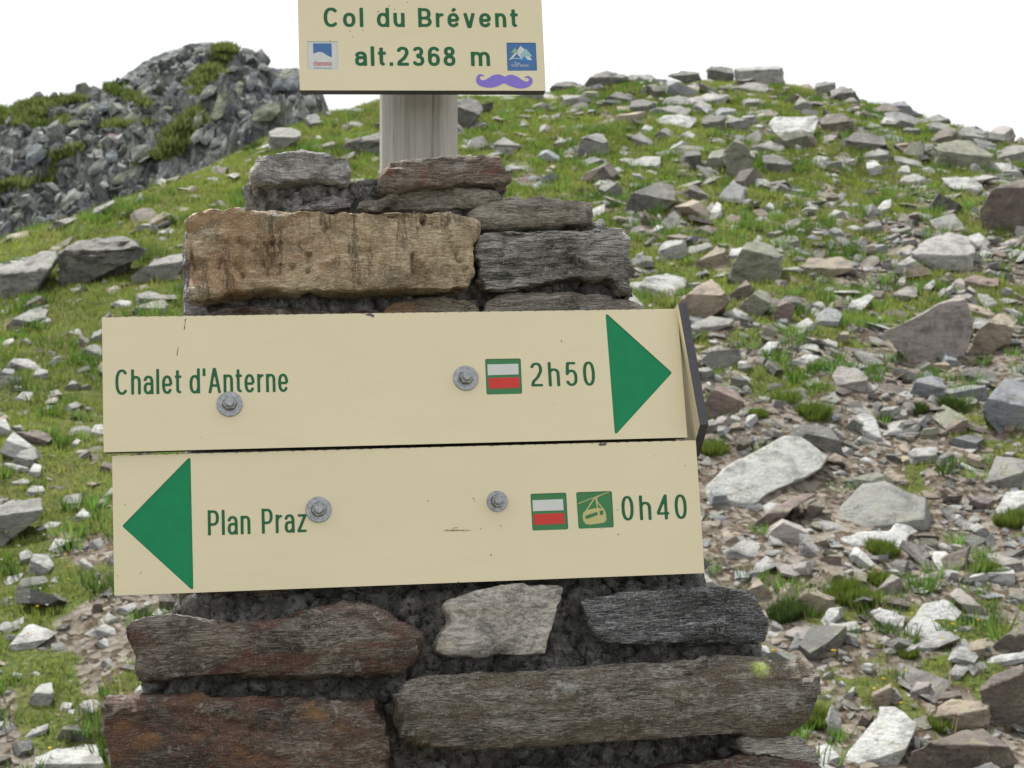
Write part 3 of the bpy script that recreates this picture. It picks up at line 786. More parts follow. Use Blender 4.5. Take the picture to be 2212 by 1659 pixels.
def stroke_sdf(P, poly, h):
    pts = np.array(poly, float); best = np.full(len(P), 9.)
    closed = np.hypot(*(pts[0] - pts[-1])) < 1e-6
    n = len(pts) - 1
    for i in range(n):
        a, b = pts[i], pts[i + 1]; ab = b - a; L = np.hypot(*ab)
        if L < 1e-9: continue
        d = ab / L; q = P - a; t = q @ d; s = np.abs(q[:, 0] * d[1] - q[:, 1] * d[0])
        over = np.where(t < 0, -t, np.where(t > L, t - L, 0))
        val = np.hypot(over, s) - h
        if not closed and i == 0: val = np.where(t < 0, np.maximum(s - h, -t), val)
        if not closed and i == n - 1: val = np.where(t > L, np.maximum(s - h, t - L), val)
        best = np.minimum(best, val)
    return best

def glyph_polys(ch, h, k, st=.022):
    w, strokes = glyph(ch, h, k)
    xs = np.arange(-.05, w + .08, st); ys = np.arange(-.06, 1.12 if ch != 'é' else 1.2, st)
    X, Y = np.meshgrid(xs, ys); P = np.stack([X.ravel(), Y.ravel()], 1)
    f = np.full(len(P), 9.)
    for s in strokes: f = np.minimum(f, stroke_sdf(P, s, h))
    f = f.reshape(X.shape); out = []
    ny, nx = f.shape
    for j in range(ny - 1):
        for i in range(nx - 1):
            c = [(i, j), (i + 1, j), (i + 1, j + 1), (i, j + 1)]
            v = [f[b, a] for a, b in c]
            if min(v) > 0: continue
            p = [(xs[a], ys[b]) for a, b in c]; o = []
            for q in range(4):
                r = (q + 1) % 4
                if v[q] <= 0: o.append(p[q])
                if (v[q] <= 0) != (v[r] <= 0):
                    t = v[q] / (v[q] - v[r]); o.append((p[q][0] + t * (p[r][0] - p[q][0]), p[q][1] + t * (p[r][1] - p[q][1])))
            if len(o) >= 3: out.append(o)
    return w, out

def lettering(name, text, Mi, left, right, cap, h, k, gap, mat, parent, space=.32, n=.00025):
    """text whose base line runs from picture point left to right, cap height in picture units"""
    x0, z0 = loc2(Mi, *left); x1, z1 = loc2(Mi, *right)
    xc, zc = loc2(Mi, left[0], left[1] - cap)
    H = math.hypot(xc - x0, zc - z0)
    cache = {}; x = 0; items = []
    for ch in text:
        if ch == ' ': x += space; continue
        if ch not in cache: cache[ch] = glyph_polys(ch, h, k)
        w, pl = cache[ch]; items.append((x, pl)); x += w + gap
        if ch == '.': x += .0
    total = x - gap
    dx, dz = (x1 - x0) / total, (z1 - z0) / total
    ux = Vector((dx, dz)); L = ux.length; slope = dz / dx
    bm = bmesh.new()
    for ox, pl in items:
        for poly in pl:
            vs = []
            for a, b in poly:
                X = x0 + (ox + a) * dx; Z = z0 + (ox + a) * dz + b * H
                vs.append(bm.verts.new((X, -n, Z)))
            try: bm.faces.new(vs)
            except ValueError: pass
    bmesh.ops.remove_doubles(bm, verts=bm.verts, dist=1e-6)
    for f in bm.faces:
        f.normal_update()
        if f.normal.y > 0: f.normal_flip()
    me = bpy.data.meshes.new(name); bm.to_mesh(me); bm.free()
    return link(name, me, mat, parent)

def small_text(name, body, Mi, left, right, cap, mat, parent, n=.0006, bold=0.):
    cu = bpy.data.curves.new(name, 'FONT'); cu.body = body; cu.size = 1; cu.offset = bold; cu.resolution_u = 3
    tmp = bpy.data.objects.new('tmp', cu); COL.objects.link(tmp)
    bpy.context.view_layer.update()
    me = bpy.data.meshes.new_from_object(tmp.evaluated_get(bpy.context.evaluated_depsgraph_get()))
    bpy.data.objects.remove(tmp); bpy.data.curves.remove(cu)
    co = vcos(me); mn, mx = co.min(0), co.max(0)
    x0, z0 = loc2(Mi, *left); x1, z1 = loc2(Mi, *right); xc, zc = loc2(Mi, left[0], left[1] - cap)
    H = math.hypot(xc - x0, zc - z0)
    s = (co[:, 0] - mn[0]) / (mx[0] - mn[0]); h = (co[:, 1]) / mx[1]
    out = np.stack([x0 + s * (x1 - x0), np.full(len(co), -n), z0 + s * (z1 - z0) + h * H], 1).astype(np.float32)
    me.vertices.foreach_set('co', out.ravel()); me.update()
    me.materials.clear()
    return link(name, me, mat, parent)

def bolt(Mi, u, v, r_px, parent, hex_px, seed):
    """washer and hexagon head standing on the board"""
    x, z = loc2(Mi, u, v); x2, _ = loc2(Mi, u + r_px, v); R = x2 - x; x3, _ = loc2(Mi, u + hex_px, v); rh = x3 - x
    rr = random.Random(seed)
    def ring(bm, n, r, y, a0=0): return [bm.verts.new((x + r * math.cos(a0 + 2 * math.pi * i / n), y, z + r * math.sin(a0 + 2 * math.pi * i / n))) for i in range(n)]
    def bridge(bm, A, B):
        n = len(A)
        for i in range(n): bm.faces.new((A[i], A[(i + 1) % n], B[(i + 1) % n], B[i]))
    bm = bmesh.new(); a0 = rr.uniform(0, 1)
    r0 = ring(bm, 6, rh, -.0022, a0); r1 = ring(bm, 6, rh, -.0085, a0); r2 = ring(bm, 6, rh * .93, -.0100, a0)
    bridge(bm, r0, r1); bridge(bm, r1, r2)
    c0 = ring(bm, 24, rh * .72, -.0101, 0); c1 = ring(bm, 24, rh * .60, -.0138, 0); c2 = ring(bm, 24, rh * .5, -.0143, 0)
    bm.faces.new(r2); bridge(bm, c0, c1); bridge(bm, c1, c2); bm.faces.new(c2)
    bmesh.ops.recalc_face_normals(bm, faces=bm.faces)
    me = bpy.data.meshes.new('bolt'); bm.to_mesh(me); bm.free()
    b = link('bolt', me, m_zinc, parent)
    bm = bmesh.new()
    w0 = ring(bm, 40, R, .0); w1 = ring(bm, 40, R, -.0014); w2 = ring(bm, 40, R * .965, -.0021); w3 = ring(bm, 40, rh * 1.02, -.0021)
    bridge(bm, w0, w1); bridge(bm, w1, w2); bridge(bm, w2, w3)
    bmesh.ops.recalc_face_normals(bm, faces=bm.faces)
    me = bpy.data.meshes.new('washer'); bm.to_mesh(me); bm.free()
    for f in bm.faces if False else (): pass
    link('washer', me, m_zinc, b)
    return b

def sign_body(root, Mi, corners, holes, thick):
    """face sheet with cut-outs, on a dark core"""
    outer = locs(Mi, corners)
    slab_with_holes('face_sheet', rounded(outer, .0012, 2), holes, 0., .0012, m_cream, m_core, m_recess_shade, root)
    core = [(x * .9995, z * .999) for x, z in outer]
    slab_with_holes('core_panel', rounded(core, .0015, 2), [], .00125, thick, m_core, m_core, m_core, root)

def tile_hole(Mi, reg, s, r=.0024): return rounded(locs(Mi, px(reg, s)), r)
def floor(name, hole, mat, parent, depth=.0009): return flat_poly(name, [((x - hole_c(hole)[0]) * 1.012 + hole_c(hole)[0], (z - hole_c(hole)[1]) * 1.012 + hole_c(hole)[1]) for x, z in hole], -depth, mat, parent)
def hole_c(h): return (sum(p[0] for p in h) / len(h), sum(p[1] for p in h) / len(h))
def on(Mi, reg, s): return locs(Mi, px(reg, s))

def sign_root(name, M, label, cat):
    r = bpy.data.objects.new(name, None); COL.objects.link(r); r.matrix_world = M; r.empty_display_size = .05
    return tag(r, label, cat)

# ---- upper direction board
r1 = sign_root('direction_sign', S1, "long cream direction board reading Chalet d'Anterne with a green arrow pointing right", 'sign')
ar1 = rounded(on(S1i, 'S4', "915,95 1274,419 966,757"), .0022)
fl1 = tile_hole(S1i, 'S4', "268,345 460,342 468,532 276,537")
sign_body(r1, S1i, [(220, 685), (1463, 667), (1485, 945), (224, 977)], [ar1, fl1], .0105)
floor('arrow', ar1, m_green_arrow, r1, .0009)
t = floor('flag_tile', fl1, m_green_tile, r1, .0007)
flat_poly('white_stripe', on(S1i, 'S4', "281,374 447,370 449,427 284,432"), -.0005, m_white_tile, t)
flat_poly('red_stripe', on(S1i, 'S4', "286,447 452,442 454,499 289,505"), -.0005, m_red_tile, t)
lettering('lettering', "Chalet d'Anterne", S1i, (249.5, 852.5), (623, 846), 53.5, .052, .57, .098, m_green_print, r1, space=.20)
lettering('lettering', "2h50", S1i, (1147.4, 834.9), (1286.5, 832.3), 51.5, .050, .62, .19, m_green_print, r1)
bolt(S1i, 496, 873, 28, r1, 15.5, 1); bolt(S1i, 1006, 817, 27, r1, 15, 2)

# ---- lower direction board
r2 = sign_root('direction_sign', S2, "long cream direction board reading Plan Praz with a green arrow pointing left", 'sign')
ar2 = rounded(on(S2i, 'S5', "203,1243 571,866 587,1594"), .0022)
fl2 = tile_hole(S2i, 'K', "180,240 965,215 1012,1020 225,1048")
go2 = tile_hole(S2i, 'K', "1180,205 1965,180 2010,975 1235,1008")
sign_body(r2, S2i, [(242, 984), (1503, 951), (1522, 1238), (247, 1287)], [ar2, fl2, go2], .0105)
floor('arrow', ar2, m_green_arrow, r2, .0009)
t = floor('flag_tile', fl2, m_green_tile, r2, .0007)
flat_poly('white_stripe', on(S2i, 'K', "228,382 895,355 912,598 240,622"), -.0005, m_white_tile, t)
flat_poly('red_stripe', on(S2i, 'K', "247,688 918,658 935,893 260,922"), -.0005, m_red_tile, t)
t = floor('cable_car_tile', go2, m_green_tile, r2, .0007)
cab = rounded(on(S2i, 'K', "1325,720 1350,640 1440,592 1560,562 1700,550 1795,572 1832,650 1852,810 1800,868 1690,888 1500,915 1400,905 1345,835"), .0006, 3)
w1 = rounded(on(S2i, 'K', "1372,728 1648,628 1662,705 1405,800"), .0011, 3)
w2 = rounded(on(S2i, 'K', "1690,615 1775,598 1784,694 1712,712"), .0008, 3)
flat_poly('cabin', cab, -.0005, m_yellow_tile, t, [w1, w2])
flat_poly('cable', on(S2i, 'K', "1222,450 1560,318 1902,192 1910,206 1690,293 1565,332 1228,468"), -.00045, m_yellow_tile, t)
flat_poly('hanger', on(S2i, 'K', "1575,325 1600,330 1690,292 1640,345 1662,420 1795,572 1768,578 1648,440 1668,562 1640,566 1612,380 1600,345 1408,628 1385,640 1362,650"), -.0004, m_yellow_tile, t)
lettering('lettering', "Plan Praz", S2i, (449.3, 1156.2), (661.8, 1149.3), 53.5, .052, .57, .098, m_green_print, r2, space=.30)
lettering('lettering', "0h40", S2i, (1344, 1124.4), (1484.7, 1120), 52.3, .050, .62, .19, m_green_print, r2)
bolt(S2i, 688, 1101, 28, r2, 16, 3); bolt(S2i, 1074, 1083, 22.5, r2, 14, 4)

# ---- name board on the post
rt = sign_root('name_board', ST, "cream board reading Col du Brévent with a purple moustache sticker, on the wooden post", 'sign')
lo = tile_hole(STi, 'L', "160,205 1445,210 1475,1395 190,1415", .0011)
lp = tile_hole(STi, 'P', "285,262 1525,262 1585,1445 330,1450", .0013)
sign_body(rt, STi, [(641.5, -65), (1166.7, -65), (1179, 196), (647.5, 195)], [lo, lp], .0150)
t = floor('emblem_tile', lo, m_white_tile, rt, .0006)
curve = [(430 + 780 * s, 750 - 130 * math.exp(-((s - .38) / .33) ** 2) + (130 * s ** 2)) for s in [i / 14 for i in range(15)]]
flat_poly('blue_field', on(STi, 'L', [(415, 285), (1195, 282)] + curve[::-1]), -.0004, m_blue_tile, t)
small_text('red_word', 'chamonix', STi, px('L', [(435, 1222)])[0], px('L', [(1225, 1222)])[0], 10.8, m_pink, t, -.0004, .015)
small_text('blue_word', 'MONT BLANC', STi, px('L', [(445, 1362)])[0], px('L', [(1215, 1362)])[0], 3.4, m_blue_tile, t, -.0004, .0)
t = floor('emblem_tile', lp, m_blue_tile, rt, .0006)
flat_poly('white_peaks', on(STi, 'P', "640,690 700,690 760,560 885,395 1010,490 1055,560 1100,650 1270,840 1375,990 1225,985 900,975 895,935 530,930 440,990 405,970"), -.00045, m_white_tile, t, [on(STi, 'P', "730,715 900,912 560,908")])
flat_poly('green_peak', on(STi, 'P', "650,465 800,690 470,688"), -.0004, m_lgreen, t)
flat_poly('pale_peak', on(STi, 'P', "1110,505 1390,830 1130,838 1040,800 920,920 860,760"), -.00038, m_cyan, t)
flat_poly('bright_peak', on(STi, 'P', "1045,810 1250,1045 850,1042"), -.0003, m_blue2, t)
small_text('white_word', 'Pays', STi, px('P', [(650, 1165)])[0], px('P', [(870, 1165)])[0], 4.8, m_white_tile, t, -.0004)
small_text('white_word', 'MONT BLANC', STi, px('P', [(510, 1272)])[0], px('P', [(1240, 1272)])[0], 5.4, m_white_tile, t, -.0004)
lettering('lettering', "Col du Brévent", STi, (699.6, 57.8), (1119, 58.7), 40.8, .080, .84, .19, m_green_print, rt, space=.42)
lettering('lettering', "alt.2368 m", STi, (767.3, 141.8), (1059, 142.4), 41.2, .080, .84, .16, m_green_print, rt, space=.52)
mo = "390,285 350,225 285,205 215,215 160,270 130,370 145,450 200,530 300,580 430,612 560,618 700,600 830,555 920,510 985,478 1060,515 1180,575 1330,625 1480,645 1600,635 1720,595 1810,530 1850,440 1850,370 1810,310 1740,268 1680,262 1620,285 1602,325 1650,313 1710,330 1742,370 1735,410 1690,435 1620,428 1530,380 1440,315 1340,260 1230,222 1140,228 1060,258 1000,285 930,245 860,218 780,212 690,225 600,265 500,330 420,375 340,398 280,375 252,325 262,280 310,262 350,268"
flat_poly('moustache_sticker', on(STi, 'W', mo), .0003, m_purple, rt)

# ---- dirt specks, scuffs and chips (marks that are on the boards)
def specks(root, Mi, items, name='dirt_specks', mat=None):
    bm = bmesh.new(); rr = random.Random(len(items))
    for u, v, rx, rz, rot in items:
        x, z = loc2(Mi, u, v); s = .000527
        n = 7; vs = []
        for k in range(n):
            a = 2 * math.pi * k / n; q = rr.uniform(.6, 1.25)
            dx, dz = rx * s * q * math.cos(a), rz * s * q * math.sin(a)
            vs.append(bm.verts.new((x + dx * math.cos(rot) - dz * math.sin(rot), -.0003, z + dx * math.sin(rot) + dz * math.cos(rot))))
        bm.faces.new(vs[::-1])
    for f in bm.faces:
        f.normal_update()
        if f.normal.y > 0: f.normal_flip()
    me = bpy.data.meshes.new(name); bm.to_mesh(me); bm.free()
    return link(name, me, mat or m_dirt, root)
_r = random.Random(3)
specks(r1, S1i, [(1213, 737, 1.6, 1.6, 0), (433, 945, .9, .9, 0), (654, 685, 1, 1, 0), (752, 817, .9, .9, 0), (1198, 874, .8, .8, 0), (1100, 700, .7, .7, 0)]
       + [(401 - i * .32 + _r.uniform(-1, 1), 690 + i * 1.9, _r.uniform(.5, 1.2), _r.uniform(1, 2.6), 0) for i in range(12) if _r.random() < .8]
       + [(385 - i * .5, 752 + i * 2.6, .7, 2.2, 0) for i in range(7)])
specks(r2, S2i, [(235 + 35, 1091, 1.2, 1.2, 0), (254, 1244, 1.2, 1.3, 0), (304, 1237, 1.2, 1.2, 0), (374, 1212, 1, 1, 0), (924, 1082, 1.2, 1.8, 0), (1061, 1199, 1.1, 2, 0),
                 (1038, 1142, 1.3, 1.3, 0), (1082, 1136, 1.1, 1.8, 0), (1334, 1101, 1.6, 1.1, .2), (1336, 1154, 2, 1.1, .5), (1415, 985, .9, .9, 0), (1480, 1006, 1, 1.3, 0), (1300, 1142, 1.5, 1, 0)])
specks(rt, STi, [(636 + 120, 67, 1.3, 1.3, 0), (751 + 11, 80, 1.3, 1.3, 0), (784, 65, 1.2, 1, 0), (817, 25, 1.6, 1.6, 0), (841, 13, 1.6, 1.6, 0), (852, 20, 1.6, 1.2, .3), (880, 5, 1.3, 1.3, 0), (905, 12, .8, .8, 0), (713, 88, 1.5, .8, 0)])
m_scuff = flat_mat('brown scuff', (.30, .22, .12), .8, var=.4, scale=600)
specks(r2, S2i, [(960 + i * 2.6, 1147 - abs(math.sin(i)) * 2.2, _r.uniform(1.2, 2.8), _r.uniform(.6, 1.5), .1) for i in range(22)]
       + [(978 + i * 2, 1141 - i * .3, .8, 1.2, 0) for i in range(6)] + [(1023, 1077, 1.6, 2.2, .4), (1025, 1082, 1, 1, 0)], 'brown_scuff', m_scuff)
m_chip = flat_mat('chipped core', (.13, .12, .15), .6, var=.4, scale=500)
specks(r1, S1i, [(799, 680, 9, 3.2, -.1), (805, 683.5, 3.5, 2.2, 0)] + [(230 + i * 23 + _r.uniform(-8, 8), 685.3 - (i * 23) * .01448, _r.uniform(2, 7), .45, .014) for i in range(52)], 'edge_chips', m_chip)
specks(r2, S2i, [(1303, 960, 8, 3, .1), (1296, 958.5, 5, 2, .4), (990, 1237 + 21, 3, 1.2, 0)] + [(255 + i * 25 + _r.uniform(-8, 8), 984.2 - (i * 25) * .0262, _r.uniform(2, 7), .45, .026) for i in range(50)], 'edge_chips', m_chip)

# ---- third board, edge-on at the right
PT = Vector(ray(1474, 655)) * 1.906 + eye
PB = Vector(ray(1521, 917)) * 1.872 + eye
ez = (PB - PT); HB = ez.length; ez.normalize()
dy = Vector((-.155, 1, .0)).normalized(); dy = (dy - ez * dy.dot(ez)).normalized()
nx_ = dy.cross(ez).normalized()
if nx_.x < 0: nx_ = -nx_
Mb = Matrix((( nx_.x, dy.x, -ez.x, PT.x), (nx_.y, dy.y, -ez.y, PT.y), (nx_.z, dy.z, -ez.z, PT.z), (0, 0, 0, 1)))
rb = sign_root('direction_sign', Mb, 'cream direction board seen edge-on, standing out past the right ends of the other boards', 'sign')
prof = [(0, 0), (0, -HB), (.062, -HB - .024), (.50, -HB - .024), (.50, .0)]
bm = bmesh.new(); tb = .0052
A = [bm.verts.new((-tb, y, z)) for y, z in prof]; B = [bm.verts.new((tb, y, z)) for y, z in prof]
fa = bm.faces.new(A); fb = bm.faces.new(B[::-1])
for i in range(5):
    f = bm.faces.new((A[i], B[i], B[(i + 1) % 5], A[(i + 1) % 5])); f.material_index = 1
bmesh.ops.recalc_face_normals(bm, faces=bm.faces)
me = bpy.data.meshes.new('panel'); bm.to_mesh(me); bm.free()
m_edge = flat_mat('weathered slate edge', (.085, .085, .10), .6, .3, var=.25, scale=120)
me.materials.append(m_cream); me.materials.append(m_edge)
link('panel', me, None, rb)
# ================================================================== ROCKS ON THE SLOPE
PAL = {'w': (.46, .465, .455), 'p': (.345, .345, .33), 'g': (.215, .215, .20), 'd': (.11, .108, .097), 'b': (.21, .225, .245),
       't': (.29, .235, .175), 'r': (.19, .135, .115), 'k': (.30, .27, .255), 'l': (.20, .205, .15), 'n': (.135, .105, .085)}
CNAME = {'w': 'whitish', 'p': 'pale grey', 'g': 'grey', 'd': 'dark grey', 'b': 'bluish grey', 't': 'tan', 'r': 'reddish brown', 'k': 'pinkish grey', 'l': 'lichen-green', 'n': 'dark brown'}

def rock_material(name, src):
    m, nt, b = new_mat(name, .62, .5); t = NT(nt)
    if src == 'object':
        oi = nt.nodes.new('ShaderNodeObjectInfo'); base = oi.outputs['Color']; rnd = oi.outputs['Random']
    else:
        at = nt.nodes.new('ShaderNodeAttribute'); at.attribute_name = 'Col'; base = at.outputs['Color']; rnd = None
    c = t.coord('Object'); n1 = t.noise(c, 7, 6, .75); n2 = t.noise(t.coord('Object', (1, 1, 4), rot=(.5, .2, 0)), 14, 6, .7, .4); n3 = t.noise(c, 60, 4, .7)
    k = t.ramp(n1, [(.38, .42), (.5, .9), (.58, 1.0)])
    col = t.mix(1., base, k, 'MULTIPLY')
    col = t.mix(t.ramp(n2, [(.34, .55), (.48, 0.)]), col, (.10, .088, .072))
    col = t.mix(t.ramp(n2, [(.58, 0.), (.72, .35)]), col, (.54, .54, .52))
    col = t.mix(t.ramp(n3, [(.58, 0.), (.68, .3)]), col, (.10, .09, .08))
    li = t.noise(t.coord('Object', loc=(4, 2, 7)), 9, 7, .75)
    col = t.mix(t.ramp(li, [(.54, 0.), (.62, .45)]), col, (.22, .24, .13))
    t.put(b.inputs['Base Color'], col)
    t.put(b.inputs['Normal'], t.bump(t.mix(.5, n2, n3), .9, .03))
    return m
m_rock = rock_material('slope rock', 'object')
m_rockc = rock_material('slope rock small', 'attr')

def refine(bm, L, passes=3):
    bmesh.ops.triangulate(bm, faces=bm.faces)
    for _ in range(passes):
        es = [e for e in bm.edges if e.calc_length() > L]
        if not es or len(bm.faces) > 3000: break
        bmesh.ops.subdivide_edges(bm, edges=es, cuts=1, use_grid_fill=False)
        bmesh.ops.triangulate(bm, faces=[f for f in bm.faces if len(f.verts) > 3])

def finish_rock(bm, size, seed, rough=1., sharp=32):
    bmesh.ops.remove_doubles(bm, verts=bm.verts, dist=size * .004)
    try: bmesh.ops.bevel(bm, geom=list(bm.edges), offset=size * .018, segments=1, affect='EDGES', profile=.6, clamp_overlap=True)
    except Exception: pass
    refine(bm, size * .07)
    bmesh.ops.recalc_face_normals(bm, faces=bm.faces)
    me = bpy.data.meshes.new('rock'); bm.to_mesh(me); bm.free()
    def fn(c):
        q = c / size; o = np.array([seed * 1.3, seed * .7, 0])
        st = fbm(np.stack([q[:, 0] * 3, q[:, 1] * 3 + q[:, 2] * 4, q[:, 2] * 14 - q[:, 1] * 5], 1) + o, 3, seed)
        fc = facet(np.stack([q[:, 0] * 3.2, q[:, 1] * 3.2 + q[:, 2] * 2, q[:, 2] * 7 - q[:, 1] * 2], 1) + o, seed + 5, .5, .8); fc2 = facet(np.stack([q[:, 0] * 8, q[:, 1] * 8 + q[:, 2] * 4, q[:, 2] * 18 - q[:, 1] * 5], 1) + o, seed + 6, .5, .8)
        return size * rough * (.020 * fc + .009 * fc2 + .016 * fbm(q * 4 + o, 3, seed + 1) + .014 * st + .007 * fbm(q * 18 + o, 2, seed + 2))
    displace(me, fn)
    me.polygons.foreach_set('use_smooth', np.ones(len(me.polygons), bool)); me.set_sharp_from_angle(angle=math.radians(sharp))
    return me

def cut(bm, co, no):
    r = bmesh.ops.bisect_plane(bm, geom=bm.verts[:] + bm.edges[:] + bm.faces[:], plane_co=co, plane_no=no, clear_outer=True)
    es = [e for e in r['geom_cut'] if isinstance(e, bmesh.types.BMEdge)]
    if es:
        try: bmesh.ops.holes_fill(bm, edges=es, sides=0)
        except Exception: pass

def traced_rock(reg, s, color, hf, name='rock', slope=None, jitter=.14, seed=0, rough=1., tilt=0.):
    """a rock whose outline was measured in the photograph: front face below, a top facet sloping up and back"""
    slope = slope or (27 if hf >= .4 else 40)
    P = px(reg, s); us = [p[0] for p in P]; vs = [p[1] for p in P]
    uc = (min(us) + max(us)) / 2; vb = max(vs); vt = min(vs)
    base = hit(uc, vb - (vb - vt) * .06); yb = base[1]
    Hh = (vb - vt) / F * yb; Wd = (max(us) - min(us)) / F * yb
    D = min(Hh * (1 - hf) / math.tan(math.radians(slope)) + .12 * Wd, 1.5 * Wd); D = max(D, .32 * Wd)
    def un(u, v, y): r = ray(u, v); return Vector((r[0] * y, y, EYE + r[2] * y))
    bm = bmesh.new(); n = len(P); A = []; B = []
    for u, v in P:
        a = un(u, v, yb); low = (v - vt) / (vb - vt)
        if low > .72: a.z -= Hh * .25 * (low - .72) / .28
        b = un(uc + (u - uc) * .88, v, yb + D)
        if low > .55: b.z -= Hh * .3
        A.append(bm.verts.new(a)); B.append(bm.verts.new(b))
    from mathutils.geometry import tessellate_polygon
    tr = tessellate_polygon([[Vector((u, v, 0)) for u, v in P]])
    for t in tr: bm.faces.new([A[i] for i in t]); bm.faces.new([B[i] for i in reversed(t)])
    for i in range(n): bm.faces.new((A[i], B[i], B[(i + 1) % n], A[(i + 1) % n]))
    bmesh.ops.recalc_face_normals(bm, faces=bm.faces)
    rr = random.Random(seed * 31 + 7)
    zf = un(uc, vb - (vb - vt) * hf, yb).z; zb = un(uc, vt, yb + D).z + .02 * Hh
    tx = tilt + rr.uniform(-jitter, jitter)
    no = Vector((-tx * (zb - zf + .3 * Hh) / max(Wd, .05), -(zb - zf), D)).normalized()
    cut(bm, Vector((base[0], yb, zf)), no)
    cx = base[0]
    for sx in (-1, 1):                                     # knock off the near upright edges
        k = rr.uniform(.30, .46); an = math.radians(rr.uniform(25, 60))
        cut(bm, Vector((cx + sx * Wd * k, yb, zf)), Vector((sx * math.cos(an), -math.sin(an), rr.uniform(0, .3))).normalized())
    bmesh.ops.recalc_face_normals(bm, faces=bm.faces)
    for v in bm.verts: v.co -= Vector(base)
    me = finish_rock(bm, max(Wd, Hh), seed, rough)
    cc_ = vcos(me); mn_, mx_ = cc_.min(0), cc_.max(0); FOOT.append((base[0] + (mn_[0] + mx_[0]) / 2, base[1] + (mn_[1] + mx_[1]) / 2, mx_[0] - mn_[0], mx_[1] - mn_[1]))
    kf = rr.uniform(.9, 1.06); c = [PAL[color][i] * kf * rr.uniform(.985, 1.015) for i in range(3)]
    o = link(name, me, m_rock, None, Vector(base)); o.color = (*c, 1)
    return o, (uc, (vb + vt) / 2, max(us) - min(us), vb - vt)

